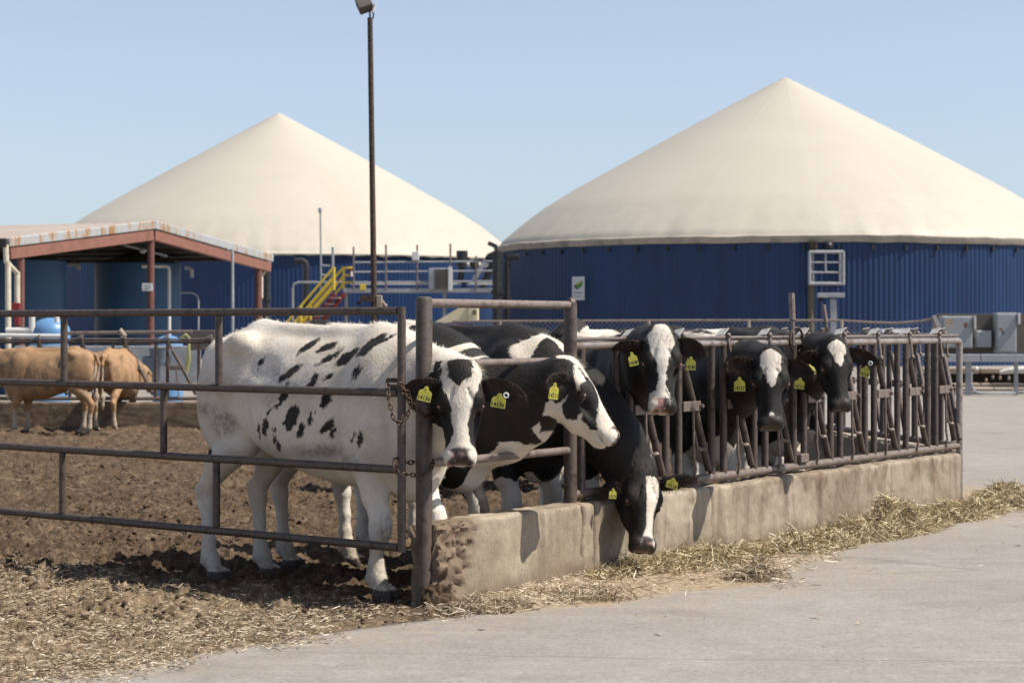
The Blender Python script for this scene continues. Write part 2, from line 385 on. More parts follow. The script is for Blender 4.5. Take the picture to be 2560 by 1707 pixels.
gdist = (sx - GP.x) * 0.643 + (sy - GP.y) * 0.766         # signed distance in front (-) / behind (+) of the gate line
sd_ = sstep(0.55, -0.9, gdist + 0.35 * wobs) * (tw_s < 0.3)
add_attr(so.data, 'dust', sd_.ravel())
def soil_z(x, y):
    x = np.atleast_1d(np.asarray(x, float)); y = np.atleast_1d(np.asarray(y, float))
    return G + 0.004 + soil_h(x, y) * (0.35 + 0.65 * sstep(0.3, 1.6, edge_off(x, y)))
# ---------------------------------------------------------------- strands (straw, hay, clods): stuff nobody could count
def straw_material(name, stops):
    m = bpy.data.materials.new(name); nt, bs = nodes_of(m); bs.inputs['Roughness'].default_value = 0.7
    bs.inputs['Specular IOR Level'].default_value = 0.3
    a = mk(nt, 'Attribute', attribute_name='tone'); nt.links.new(ramp(nt, a.outputs['Fac'], stops), bs.inputs['Base Color'])
    return m
M['straw'] = straw_material('pale_straw', [(0.0, (0.15, 0.10, 0.062)), (0.35, (0.40, 0.305, 0.195)), (0.7, (0.62, 0.51, 0.36)), (1.0, (0.86, 0.79, 0.64))])
M['hay'] = straw_material('green_gold_hay', [(0.0, (0.13, 0.088, 0.042)), (0.28, (0.36, 0.27, 0.140)), (0.62, (0.68, 0.56, 0.34)), (1.0, (0.98, 0.91, 0.70))])
def strands(name, pos, lmin, lmax, wid, tilt, mat_, tone, yaw=None, bend=0.25):
    n = len(pos); rng = np.random.default_rng(len(name) + n)
    ya = rng.uniform(0, 2 * np.pi, n) if yaw is None else yaw; ti = rng.normal(0, tilt, n)
    L = rng.uniform(lmin, lmax, n) * rng.uniform(0.4, 1, n); w = wid * rng.uniform(0.6, 1.5, n)
    d = np.stack([np.cos(ya) * np.cos(ti), np.sin(ya) * np.cos(ti), np.sin(ti)], -1)
    s = np.stack([-np.sin(ya), np.cos(ya), 0 * ya], -1); up = np.cross(d, s)
    k = (rng.uniform(-bend, bend, n) * L)[:, None] * (s + 0.5 * up)
    pts = []
    roll = rng.uniform(0, np.pi, n)[:, None]; side = s * np.cos(roll) + up * np.sin(roll)
    for t, kk, ww in ((-0.5, 0, 0.6), (0.0, 1, 1.0), (0.5, 0, 0.5)):
        c = pos + d * (L * t)[:, None] + k * kk
        pts += [c - side * (w * ww)[:, None], c + side * (w * ww)[:, None]]
    V = np.stack(pts, 1).reshape(-1, 3); b = (np.arange(n) * 6)[:, None]
    q = np.concatenate([b + np.array([[0, 1, 3, 2]]), b + np.array([[2, 3, 5, 4]])], 1).reshape(-1, 4)
    me = bpy.data.meshes.new(name); me.vertices.add(len(V)); me.vertices.foreach_set('co', V.astype(np.float32).ravel())
    me.loops.add(q.size); me.polygons.add(len(q)); me.loops.foreach_set('vertex_index', q.ravel().astype(np.int32))
    me.polygons.foreach_set('loop_start', np.arange(0, q.size, 4, dtype=np.int32)); me.update(calc_edges=True)
    add_attr(me, 'tone', np.repeat(tone, 6))
    return link(name, me, mat_, None, False)
rng = np.random.default_rng(3)
def sample(n, x0, x1, y0, y1, dens):
    x = rng.uniform(x0, x1, n); y = rng.uniform(y0, y1, n); k = rng.uniform(0, 1, n) < dens(x, y); return x[k], y[k]
def fb2(x, y, s, seed): return fbm(np.stack([x, y, x * 0], -1), s, 3, seed)
# straw over the soil in front of and under the gate
def d1(x, y):
    gd_ = (x - GP.x) * 0.643 + (y - GP.y) * 0.766; t_, o_ = uv_wall(x, y)
    base = sstep(0.5, -1.0, gd_) * sstep(-0.18, 0.22, edge_off(x, y) + 0.25 * fb2(x, y, 2, 8))
    base = np.maximum(base, 0.028 * (edge_off(x, y) > 0.2))
    return base * (0.25 + 0.75 * sstep(-0.4, 0.5, fb2(x, y, 1.6, 9))) * (t_ < 0.1)
x, y = sample(170000, -4.2, -0.2, 8.0, 15.0, d1)
z = np.maximum(soil_z(x, y), G) + 0.008
o = strands('straw_litter', np.stack([x, y, z], -1), 0.012, 0.075, 0.0019, 0.25, M['straw'], rng.beta(1.6, 1.8, len(x)))
tag(o, 'pale straw litter trodden over the soil below the gate', 'straw', None, 'stuff')
# straw strip along the foot of the concrete curb and out onto the road
def d2(x, y):
    t_, o_ = uv_wall(x, y); e = edge_off(x, y) + 0.22 * fb2(x, y, 1.8, 14)
    return np.clip(sstep(-0.15, 0.35, e) * (0.34 + 0.6 * sstep(-0.3, 0.6, fb2(x, y, 1.3, 15))), 0, 1) * (o_ > 0.1) * (t_ > -0.2)
x, y = sample(120000, -0.6, 5.6, 10.1, 18.5, d2)
o = strands('straw_strip', np.stack([x, y, road_z(x, y) + 0.01 + rng.uniform(0, 0.018, len(x))], -1), 0.02, 0.13, 0.0021, 0.26, M['straw'], rng.beta(1.9, 1.2, len(x)))
tag(o, 'scattered straw along the foot of the concrete curb', 'straw', None, 'stuff')
x, y = sample(1500, -2.0, 5.5, 8.6, 16.5, lambda x, y: 0.5 * (edge_off(x, y) < -0.1) * (edge_off(x, y) > -2.2) * sstep(-0.2, 0.7, fb2(x, y, 1.4, 77)))
o = strands('road_chaff', np.stack([x, y, x * 0 + G + 0.008], -1), 0.02, 0.08, 0.0022, 0.08, M['straw'], rng.uniform(0.0, 0.8, len(x)))
tag(o, 'loose straw bits blown onto the concrete road', 'straw', None, 'stuff')
# hay heaps: a mound coloured dark so gaps look shaded, under a thatch of strands
M['hay_core'] = mat('gap_shade_hay_core', (0.085, 0.062, 0.030), (0.24, 0.185, 0.095), 40, 0.95, 0, 0.8, 0.02, 60)
def heap(name, label, cx_, cy_, la, lb, hgt, ang, n, mat_, seed, rough=0.5):
    r2 = np.random.default_rng(seed)
    gx = np.linspace(-1.25, 1.25, 64); gy = np.linspace(-1.25, 1.25, 44); a, b = np.meshgrid(gx, gy)
    ca, sa = math.cos(ang), math.sin(ang)
    X = cx_ + a * la * ca - b * lb * sa; Y = cy_ + a * la * sa + b * lb * ca
    def hf(a, b, X, Y):
        base = np.clip(1 - (a * a + b * b), 0, 1) ** 0.7
        return hgt * base * (0.62 + 0.75 * fb2(X.ravel(), Y.ravel(), 3.4, seed).reshape(X.shape) + 0.45 * fb2(X.ravel(), Y.ravel(), 10, seed + 1).reshape(X.shape))
    base_z = road_z(X, Y)
    mo = grid_mesh(name, X, Y, base_z - 0.02 + np.clip(hf(a, b, X, Y), 0, 1), M['hay_core'], 'stuff')
    rr = np.sqrt(r2.uniform(0, 1, n)) * 1.18; th = r2.uniform(0, 2 * np.pi, n); a = rr * np.cos(th); b = rr * np.sin(th)
    X = cx_ + a * la * ca - b * lb * sa; Y = cy_ + a * la * sa + b * lb * ca
    zz = road_z(X, Y) + np.clip(hf(a, b, X, Y), 0, 1) + r2.uniform(-0.012, 0.035, n)
    tone = np.clip(r2.beta(1.7, 1.9, n) , 0, 1)
    st = strands(name + '_strands', np.stack([X, Y, zz], -1), 0.04, 0.19, 0.0023, 0.5, mat_, tone)
    st.parent = mo; st.name = 'loose_strands'; st['kind'] = 'stuff'
    tag(mo, label, 'hay', None, 'stuff')
    return mo
wa = math.atan2(U.y, U.x)
c = Wp(3.75, 0.42); heap('hay_heap', 'small dark green hay heap against the curb, nearest the feeding head', c.x, c.y, 0.42, 0.20, 0.15, wa, 2600, M['hay'], 41)
c = Wp(4.95, 0.40); heap('hay_heap', 'long thick hay heap along the middle of the far curb', c.x, c.y, 0.85, 0.26, 0.17, wa, 5600, M['hay'], 42)
c = Wp(6.45, 0.36); heap('hay_heap', 'hay heap against the far end of the curb', c.x, c.y, 0.75, 0.24, 0.11, wa, 3600, M['hay'], 43)
c = Wp(7.75, 0.35); heap('hay_heap', 'hay heap lying past the end of the curb', c.x, c.y, 0.50, 0.30, 0.11, wa + 0.5, 2600, M['hay'], 44)
c = at(1240, 1525, gY(1525)); heap('straw_heap', 'low grey straw heap at the road edge near the broken curb end', c.x, c.y, 0.20, 0.13, 0.06, 0.5, 900, M['straw'], 45)
c = at(1480, 1500, gY(1500)); heap('straw_heap', 'flat straw heap at the road edge below the grazing cow', c.x, c.y, 0.22, 0.13, 0.03, 0.5, 420, M['straw'], 49)
c = at(1890, 1448, gY(1448)); heap('straw_heap', 'low straw heap at the road edge in front of the hay', c.x, c.y, 0.16, 0.15, 0.08, 0.6, 900, M['straw'], 46)
c = Wp(2.55, 0.30); heap('hay_heap', 'thin scatter of hay beside the grazing cow', c.x, c.y, 0.70, 0.20, 0.035, wa, 2600, M['hay'], 47)
c = Wp(1.65, 0.22); heap('hay_heap', 'dark hay under the grazing cow in the curb shade', c.x, c.y, 0.28, 0.12, 0.08, wa, 1100, M['hay'], 48)
# clods of dry manure on the soil
def clods():
    r = np.random.default_rng(12)
    x, y = r.uniform(-5, 3.0, 34000), r.uniform(9.6, 24.0, 34000)
    k = (pen_mask(x, y) > 0.06) & (np.abs(x) < 0.36 * y) & (r.uniform(0, 1, 34000) < (0.15 + 0.85 * sstep(-0.2, 0.6, fb2(x, y, 1.5, 61))) * np.clip(13 / y, 0, 1) ** 1.2)
    x, y = x[k], y[k]; n = len(x); z = soil_z(x, y)
    base = np.array([(0, 0, 1), (0.9, 0, 0.35), (0.28, 0.85, 0.35), (-0.72, 0.53, 0.35), (-0.72, -0.53, 0.35), (0.28, -0.85, 0.35),
                     (0.75, 0.5, -0.3), (-0.3, 0.85, -0.3), (-0.9, 0, -0.3), (-0.3, -0.85, -0.3), (0.75, -0.5, -0.3)])
    f = [(0, 1, 2), (0, 2, 3), (0, 3, 4), (0, 4, 5), (0, 5, 1), (1, 6, 2), (2, 7, 3), (3, 8, 4), (4, 9, 5), (5, 10, 1), (6, 7, 2), (7, 8, 3), (8, 9, 4), (9, 10, 5), (10, 6, 1)]
    s = 0.007 + 0.030 * r.beta(1.2, 4.2, n)
    V = base[None] * (1 + r.uniform(-0.35, 0.35, (n, 11, 3))) * s[:, None, None] * np.array([1.15, 1, 0.75])
    a = r.uniform(0, 6.28, n); ca, sa = np.cos(a)[:, None], np.sin(a)[:, None]
    V = np.stack([V[..., 0] * ca - V[..., 1] * sa + x[:, None], V[..., 0] * sa + V[..., 1] * ca + y[:, None], V[..., 2] + z[:, None] + s[:, None] * 0.2], -1).reshape(-1, 3)
    q = ((np.arange(n) * 11)[:, None, None] + np.array(f)[None]).reshape(-1, 3)
    me = bpy.data.meshes.new('clods'); me.vertices.add(len(V)); me.vertices.foreach_set('co', V.astype(np.float32).ravel())
    me.loops.add(q.size); me.polygons.add(len(q)); me.loops.foreach_set('vertex_index', q.ravel().astype(np.int32))
    me.polygons.foreach_set('loop_start', np.arange(0, q.size, 3, dtype=np.int32)); me.update(calc_edges=True)
    tag(link('clods', me, M['soil'], None, False), 'small clods of dry manure all over the pen soil', 'clods', None, 'stuff')
clods()
# ---------------------------------------------------------------- concrete curb (manger wall)
def concrete_material():
    m = bpy.data.materials.new('stained_curb_concrete'); nt, bs = nodes_of(m)
    bs.inputs['Roughness'].default_value = 0.88; bs.inputs['Specular IOR Level'].default_value = 0.2
    v = texco(nt, 'Object'); big = noise_n(nt, v, 1.6, 5, 0.6, 0.6); mid = noise_n(nt, v, 9, 6, 0.65, 0.3); fine = noise_n(nt, v, 90, 4, 0.7)
    col = ramp(nt, big, [(0.36, (0.21, 0.155, 0.105)), (0.5, (0.35, 0.285, 0.210)), (0.62, (0.49, 0.42, 0.325))])
    col = mixc(nt, 0.35, col, ramp(nt, mid, [(0.35, (0.22, 0.16, 0.115)), (0.65, (0.47, 0.40, 0.31))]))
    sv_ = texco(nt, 'Object', (5, 5, 0.5)); dr = noise_n(nt, sv_, 1.6, 4, 0.6, 0.2)
    col = mixc(nt, math_n(nt, 'MULTIPLY', ramp(nt, dr, [(0.50, (0, 0, 0)), (0.66, (1, 1, 1))]), 0.65), col, (0.15, 0.105, 0.075))
    sp = mk(nt, 'TexVoronoi'); sp.inputs['Scale'].default_value = 42; nt.links.new(v, sp.inputs['Vector'])
    pit = math_n(nt, 'LESS_THAN', sp.outputs['Distance'], 0.20); pm_ = math_n(nt, 'MULTIPLY', pit, ramp(nt, mid, [(0.45, (0, 0, 0)), (0.6, (1, 1, 1))]))
    col = mixc(nt, math_n(nt, 'MULTIPLY', pm_, 0.8), col, (0.09, 0.065, 0.05))
    col = mixc(nt, 0.18, col, ramp(nt, fine, [(0.35, (0.08, 0.07, 0.06)), (0.65, (0.62, 0.54, 0.43))]))
    a = mk(nt, 'Attribute', attribute_name='wear_shade')  # mask for worn concrete, also carries the shade painted on the back curb
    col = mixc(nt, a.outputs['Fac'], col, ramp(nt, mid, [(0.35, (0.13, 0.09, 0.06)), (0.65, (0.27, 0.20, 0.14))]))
    nt.links.new(col, bs.inputs['Base Color'])
    h = math_n(nt, 'ADD', math_n(nt, 'MULTIPLY', fine, 0.35), math_n(nt, 'SUBTRACT', mid, math_n(nt, 'MULTIPLY', pm_, 0.8)))
    bump_n(nt, h, bs, 0.55, 0.008)
    return m
M['concrete'] = concrete_material()
def curb(name, label, org, du, dn, t0, t1, th, ztop, step, broken=0.0, seed=0, cracks=(), painted_shade=0.0):
    prof = []                                             # (off, z): back foot -> top -> front foot, rounded arrises
    zb = G - 0.1
    for z in np.linspace(zb, ztop - 0.03, 9): prof.append((-th / 2, z))
    for k in range(1, 4): a = k / 4 * math.pi / 2; prof.append((-th / 2 + 0.03 * (1 - math.cos(a)), ztop - 0.03 + 0.03 * math.sin(a)))
    for o in np.linspace(-th / 2 + 0.03, th / 2 - 0.025, 7): prof.append((o, ztop))
    for k in range(1, 4): a = k / 4 * math.pi / 2; prof.append((th / 2 - 0.025 + 0.025 * math.sin(a), ztop - 0.025 * (1 - math.cos(a))))
    for z in np.linspace(ztop - 0.025, zb, 34): prof.append((th / 2, z))
    prof = np.array(prof); ts = np.arange(t0, t1 + step / 2, step); ts[-1] = t1
    m_, n_ = len(ts), len(prof)
    Tg = np.repeat(ts[:, None], n_, 1); Og = np.repeat(prof[None, :, 0], m_, 0); Zg = np.repeat(prof[None, :, 1], m_, 0)
    p = np.stack([Tg, Og, Zg], -1).reshape(-1, 3)
    n1 = fbm(p, 5.0, 4, seed).reshape(Tg.shape); n2 = fbm(p, 26, 3, seed + 3).reshape(Tg.shape); n3 = fbm(p, 14, 4, seed + 9, 0.6).reshape(Tg.shape); n6 = fbm(p, 20, 4, seed + 31, 0.72).reshape(Tg.shape); n5 = fbm(p, 55, 3, seed + 12, 0.7).reshape(Tg.shape)
    sgn = np.where(Og > 0, 1.0, -1.0) * (np.abs(Og) > th / 2 - 0.03)
    Og = Og + sgn * (0.007 * n1 + 0.0025 * n2)
    Zg = np.where(Zg > ztop - 0.04, Zg + 0.009 * n1 + 0.004 * n2, Zg)
    wear_shade = 0.75 * sstep(ztop - 0.20, ztop - 0.04, Zg + 0.10 * n1) * sstep(0.0, 0.5, n1 + 0.5 * np.sin(Tg * 10.4)) * (Tg > 2.6)
    if broken:                                            # spalled, eroded end
        lim = broken * (0.30 + 1.0 * np.clip((Zg - zb) / (ztop - zb), 0, 1) ** 0.8) + 0.05 * n1
        wgt = sstep(lim + 0.05, lim - 0.02, Tg - t0)
        ero = wgt * (0.032 + 0.022 * n6)
        Og = Og - np.where(Og > -th / 2 + 0.035, ero, 0); Tg = Tg + wgt * (0.02 * n3 + 0.05 * np.clip(1 - (Zg - zb) / (ztop - zb), 0, 1) * -1.0 * (Og > 0)) * 1.0
        Zg = Zg - wgt * np.where(Zg > ztop - 0.04, 0.010 + 0.02 * np.clip(n3, 0, 1), 0)
        wear_shade = np.maximum(wear_shade, wgt * 0.85)
    for ct, amp, zz in cracks:
        path = ct + 0.03 * noise3(np.stack([Zg * 0 + ct, Zg * 0, Zg], -1).reshape(-1, 3), 9, 5).reshape(Tg.shape)
        cd = np.abs(Tg - path); Og = Og - np.where(Og > 0, amp * sstep(0.014, 0.0, cd) * (Zg > zz), 0); wear_shade = np.maximum(wear_shade, sstep(0.016, 0.004, cd) * (Zg > zz) * 0.95)
    wear_shade = np.maximum(wear_shade, 0.55 * sstep(0.06, -0.03, Zg - (G + 0.09) + 0.03 * n1))
    wear_shade = np.maximum(wear_shade, painted_shade); X = org.x + Tg * du.x + Og * dn.x; Y = org.y + Tg * du.y + Og * dn.y
    me = bpy.data.meshes.new(name); i = np.arange(m_ * n_).reshape(m_, n_)
    fs = np.stack([i[:-1, :-1], i[1:, :-1], i[1:, 1:], i[:-1, 1:]], -1).reshape(-1, 4).tolist()
    V = np.stack([X, Y, Zg], -1).reshape(-1, 3).tolist(); w = wear_shade.ravel().tolist()
    for row in (i[0], i[-1]):                             # end caps as fans
        ring = [V[k] for k in row]; cidx = len(V); V.append(np.mean(ring, 0).tolist()); w.append(0.8 if broken and row[0] == 0 else 0.2)
        for k in range(n_): fs.append((row[k], row[(k + 1) % n_], cidx))
    base = Vector(V[0]); base.z = G
    me.from_pydata([(a - base.x, b - base.y, c_ - base.z) for a, b, c_ in V], [], fs); me.update()
    add_attr(me, 'wear_shade', w)
    o = link(name, me, M['concrete'], None, True, 50); o.location = base
    return tag(o, label, 'concrete curb')
CURB_Z = 0.347
curb('concrete_curb', 'long tan concrete curb below the front headlock fence with a broken near end', P1, U, NRM, 0.03, TE - 0.20, 0.20, CURB_Z, 0.014, 0.23, 4, ((1.40, 0.02, 0.05), (1.52, 0.016, 0.0), (2.95, 0.007, 0.1), (4.55, 0.008, 0.1), (4.9, 0.008, 0.12)))
EN = Vector((EV.y, -EV.x, 0))
curb('concrete_curb', 'short concrete curb under the end headlock fence behind the pen corner', EP, EV, EN, 0.12, 5.4, 0.18, CURB_Z, 0.05, 0, 15)
BP = Vector((-12.5, 29.5, 0)); BU = Vector((1, 0, 0)); BN = Vector((0, -1, 0))
curb('concrete_curb', 'shade-darkened concrete curb behind the two tan cows', BP, BU, BN, 0, 10.5, 0.2, 0.30, 0.08, 0, 25, (), 0.95)  # whole curb coloured darker to paint in the shade on its face
# rubble lump at the foot of the corner post
def lump(name, label, c, r, seed):
    mb = MB(); mb.ball((0, 0, 0), 1.0, 28, 18); V = np.array(mb.v)
    n = fbm(V, 1.7, 4, seed) * 0.34 + fbm(V, 5, 3, seed + 1) * 0.16
    V = V * (1 + n[:, None]) * np.array(r); V[:, 2] = np.maximum(V[:, 2], -r[2] * 0.5)
    mb.v = [tuple(v) for v in (V + np.array(c))]
    root = mb.build(name, M['soil'], None, True, 40)
    return tag(root, label, 'rubble')
lump('concrete_lump', 'broken lump of earth and concrete at the foot of the corner post', Wp(-0.01, 0.10, G + 0.03), (0.085, 0.065, 0.085), 71)
lump('concrete_lump', 'small crust of soil on the curb top at the second panel post', Wp(T2 + 0.06, 0.0, CURB_Z + 0.015), (0.05, 0.05, 0.035), 72)
# ================================================================ pipe gate
def pipe_gate():
    t = thing('pipe_gate', 'brown pipe gate of four rails chained to the corner post before the white cow', 'gate', GP + Z * G)
    zs = (1.428, 1.013, 0.623, 0.228); Lg = 5.2; r = 0.0215
    def gp(s, z): return GP + GD * s + Z * z
    for z in zs:
        b = MB(); b.tube([gp(0.02, z), gp(Lg, z)], r, 14); b.build('rail', M['steel_dark'], t)
    b = MB(); b.tube([gp(0, zs[3] - 0.022), gp(0, zs[0] + 0.022)], 0.022, 14); b.build('stile', M['steel_dark'], t)
    b = MB(); b.tube([gp(Lg, zs[3] - 0.022), gp(Lg, zs[0] + 0.022)], 0.022, 14); b.build('stile', M['steel_dark'], t)
    def s_of(px):
        k = (px - CX) / F; return (k * GP.y - GP.x) / (GD.x - k * GD.y)
    for px, a, c in ((160, 0, 1), (547, 0, 1), (409, 1, 2), (156, 2, 3), (541, 2, 3)):
        s = s_of(px); b = MB(); b.tube([gp(s, zs[c] + r), gp(s, zs[a] - r)], 0.021, 12); b.build('strut', M['steel_dark'], t)
    b = MB(); s0 = 0.02; zc = 1.055
    ax = (GD, Vector((-GD.y, GD.x, 0)), Z)
    b.box(gp(0.055, zc + 0.022), (0.09, 0.012, 0.022), ax); b.box(gp(0.06, zc - 0.018), (0.075, 0.012, 0.034), ax)
    b.build('latch_plate', M['rust'], t)
pipe_gate()
# ================================================================ front pipe panel
def pipe_panel():
    t = thing('pipe_fence', 'brown pipe panel with two thick posts and three rails between the gate and the headlocks', 'pipe panel', P1 + Z * G)
    b = MB(); b.tube([Wp(0, 0, G - 0.1), Wp(0, 0, 1.485), Wp(0, 0, 1.498), Wp(0, 0, 1.503)], [0.043, 0.043, 0.038, 0.02], 20); b.build('post', M['steel_dark'], t)
    b = MB(); b.tube([Wp(T2, 0, CURB_Z - 0.05), Wp(T2, 0, 1.478), Wp(T2 - 0.005, 0, 1.49), Wp(T2 - 0.02, 0, 1.495)], [0.038, 0.038, 0.034, 0.018], 20); b.build('post', M['steel_dark'], t)
    for z, r in ((1.470, 0.024), (1.155, 0.022), (0.648, 0.022)):
        b = MB(); b.tube([Wp(0.03, 0, z), Wp(T2 - 0.02, 0, z)], r, 14); b.build('rail', M['steel_pale'], t)
pipe_panel()
# ================================================================ chains
def chain(label, path, link_len=0.034):
    pts = [Vector(p) for p in path]; d = [0]
    for a, b in zip(pts, pts[1:]): d.append(d[-1] + (b - a).length)
    def pos(s):
        for i in range(len(pts) - 1):
            if s <= d[i + 1] or i == len(pts) - 2:
                return pts[i].lerp(pts[i + 1], (s - d[i]) / max(d[i + 1] - d[i], 1e-6))
    base = pts[0].copy()
    t = thing('chain', label, 'chain', base); n = int(d[-1] / (link_len * 0.74)); mb = MB()
    for i in range(n):
        s = (i + 0.5) * d[-1] / n; c = pos(s); T = (pos(min(s + 0.012, d[-1])) - pos(max(s - 0.012, 0))).normalized()
        up = Vector((0.3, 0.2, 1)).normalized(); A = T.cross(up).normalized(); B = T.cross(A)
        q = A if i % 2 else B
        ring = []
        for k in range(13):
            a = 2 * math.pi * k / 12; ring.append(c + T * (math.cos(a) * link_len * 0.5) + q * (math.sin(a) * 0.0095))
        mb.tube(ring, 0.0036, 6, False)
    mb.build('links', M['chain'], t)
    return t
def px(x_, y_, Y): return at(x_, y_, Y)
chain('rusty chain hanging from the gate latch around the corner post', [px(968, 950, 10.72), px(972, 1000, 10.64), px(985, 1050, 10.62), px(1003, 1060, 10.63), px(1018, 1040, 10.64), px(1030, 1010, 10.66), px(1012, 985, 10.66), px(1002, 960, 10.68), px(1022, 985, 10.68), px(1040, 1020, 10.70), px(1062, 1042, 10.73), px(1085, 1038, 10.78), px(1088, 1020, 10.83)])
chain('rusty chain wrapped low around the corner post and the gate end', [px(987, 1150, 10.66), px(985, 1172, 10.65), px(1000, 1186, 10.63), px(1025, 1186, 10.66), px(1050, 1190, 10.70), px(1072, 1180, 10.72), px(1084, 1160, 10.77), px(1080, 1146, 10.84), px(1050, 1152, 10.87), px(1020, 1157, 10.84), px(995, 1148, 10.76), px(987, 1146, 10.68)])
# ================================================================ headlock fences
def headlock_fence(name_label, org, du, dn, t0, t1, cells, pitch, zb, zt, lever=None, flip=1, post=True, heavy=None, corner=True, mat_r='rail_worn', mat_b='steel_dark'):
    def W3(t_, o_, z_): return org + du * t_ + dn * o_ + Z * z_
    t = thing('headlock_fence', name_label, 'headlock fence', org + du * t0 + Z * G)
    k_ = (zt - zb) / 0.835
    def part(name, f, mat_, parent=t):
        b = MB(); f(b); return b.build(name, mat_, parent)
    if corner:
        part('top_rail', lambda b: b.tube([W3(t0, 0, zt), W3(t1 - 0.03, 0, zt), W3(t1 + 0.01, 0, zt - 0.008), W3(t1 + 0.03, 0, zt - 0.03), W3(t1 + 0.03, 0, zt - 0.06), W3(t1 + 0.03, 0, G)], 0.026, 14), M[mat_r])
    else:
        part('top_rail', lambda b: b.tube([W3(t0, 0, zt), W3(t1, 0, zt)], 0.026, 14), M[mat_r])
    part('locking_rod', lambda b: b.tube([W3(t0, 0.012, zt + 0.040), W3(t1 - 0.04, 0.012, zt + 0.040)], 0.011, 8), M['steel_pale'])
    part('bottom_rail', lambda b: b.tube([W3(t0, 0, zb), W3(t1 - 0.02, 0, zb)], 0.027, 14), M['steel_pale'])
    if post: part('vertical_bar', lambda b: b.tube([W3(t0 + 0.09, 0, zb), W3(t0 + 0.09, 0, zt)], 0.024, 12), M[mat_b])
    first = None; L0 = cells[0]
    for L in cells:
        if first is None:
            first = []
            for o_ in (-0.175, -0.012):
                first.append(part('vertical_bar', lambda b: b.tube([W3(L + o_ * flip, 0, zb), W3(L + o_ * flip, 0, zt)], 0.0235, 12), M[mat_b]))
            def pivot(b):
                b.tube([W3(L + 0.055 * flip, 0, zt - 0.13 * k_), W3(L + 0.22 * flip, 0, zb + 0.40 * k_), W3(L + 0.385 * flip, 0, zb + 0.05)], 0.0225, 12)
            first.append(part('pivot_bar', pivot, M[mat_b]))
            def plate(b):
                b.box(W3(L + 0.105 * flip, 0.03, zb + 0.455 * k_), (0.22, 0.014, 0.062), (du, dn, Z), 0.003)
                b.tube([W3(L + 0.205 * flip, -0.02, zb + 0.455 * k_), W3(L + 0.205 * flip, 0.06, zb + 0.455 * k_)], 0.012, 8)
            first.append(part('pivot_plate', plate, M['steel_pale']))
            def rod(b):
                b.tube([W3(L + 0.115 * flip, 0.035, zb + 0.44 * k_), W3(L + 0.125 * flip, 0.035, zb + 0.13), W3(L + 0.15 * flip, 0.035, zb + 0.07), W3(L + 0.135 * flip, 0.03, zb)], 0.009, 8)
                b.tube([W3(L + 0.14 * flip, 0.03, zb + 0.30 * k_), W3(L + 0.17 * flip, 0.035, zb + 0.20 * k_), W3(L + 0.235 * flip, 0.03, zb + 0.18 * k_)], 0.009, 8)
                b.ball(W3(L + 0.25 * flip, 0.03, zb + 0.185 * k_), (0.022, 0.022, 0.014), 8, 6)
            first.append(part('stop_rod', rod, M['steel_pale']))
            def strap(b):
                p = [W3(L + 0.0 * flip, 0.03, zt + 0.055), W3(L + 0.015 * flip, 0.035, zt - 0.02), W3(L + 0.055 * flip, 0.03, zt - 0.12 * k_)]
                for a_, c_ in zip(p, p[1:]):
                    d_ = (c_ - a_); l_ = d_.length; d_ = d_.normalized(); b.box((a_ + c_) / 2, (0.028, 0.008, l_ + 0.006), (d_.cross(dn).normalized(), dn, d_))
                b.ball(p[0], 0.018, 10, 8); b.ball(p[2], 0.017, 10, 8)
            lk = part('latch', strap, M['steel_pale']); first.append(lk)
            def flap(b):
                e = (du * flip * 0.86 + Z * 0.50).normalized(); nn = (dn * 0.95 + Z * 0.25).normalized(); nn = (nn - e * nn.dot(e)).normalized()
                b.box(W3(L - 0.03 * flip, 0.0, zt + 0.074), (0.082, 0.070, 0.006), (e, nn, e.cross(nn)))
            part('flap', flap, M['flap'], lk)
        else:
            for src in first: copy_part(src, t, src.location + du * (L - L0))
    if heavy is not None:
        part('support_post', lambda b: b.box(W3(heavy, -0.06, (zb + zt) / 2 + 0.02), (0.088, 0.06, zt - zb), (du, dn, Z), 0.006), M['steel_pale'])
        part('post_foot', lambda b: b.box(W3(heavy + 0.02, 0.0, zb + 0.055), (0.125, 0.09, 0.06), (du, dn, Z), 0.005), M['steel_pale'])
    if lever is not None:
        lv, hz = lever
        def lev(b):
            a_ = W3(lv, 0.03, zt - 0.02); m_ = W3(lv + 0.01, 0.02, zt + 0.15 * hz); e_ = W3(lv + 0.035, 0.0, zt + 0.34 * hz)
            b.tube([a_, m_, m_ + (e_ - m_) * 0.02, e_ - Z * 0.004, e_], [0.012, 0.013, 0.021, 0.022, 0.014], 10)
        part('lever', lev, M['steel_pale'])
        def ring(b):
            c_ = W3(lv + 0.05, 0.0, zt + 0.02); q = []
            for k in range(25):
                a_ = math.radians(-70 + 300 * k / 24); q.append(c_ + du * (0.10 * math.cos(a_)) * (1) + Z * (0.085 * math.sin(a_)) + dn * 0.03)
            b.tube(q, 0.009, 8)
        part('guide_ring', ring, M['rust'])
    return t
headlock_fence('brown headlock fence with white flaps on the near curb, black cows looking through', P1, U, NRM, T2 + 0.03, TE, [2.12 + 0.6 * k for k in range(9)], 0.6, 0.392, 1.238, lever=(4.28, 1.0), heavy=4.42)
headlock_fence('brown headlock fence closing the far end of the pen, seen through the front bars', EP, EV, EN, 0.05, 5.3, [0.35 + 0.6 * k for k in range(8)], 0.6, 0.392, 1.238, lever=(3.30, 0.95), flip=-1, post=False, corner=False)
headlock_fence('dark headlock fence on the back curb beyond the tan cows', BP, BU, BN, 0.0, 10.4, [0.5 + 0.6 * k for k in range(16)], 0.6, 0.345, 1.135, corner=False, mat_r='steel_dark')
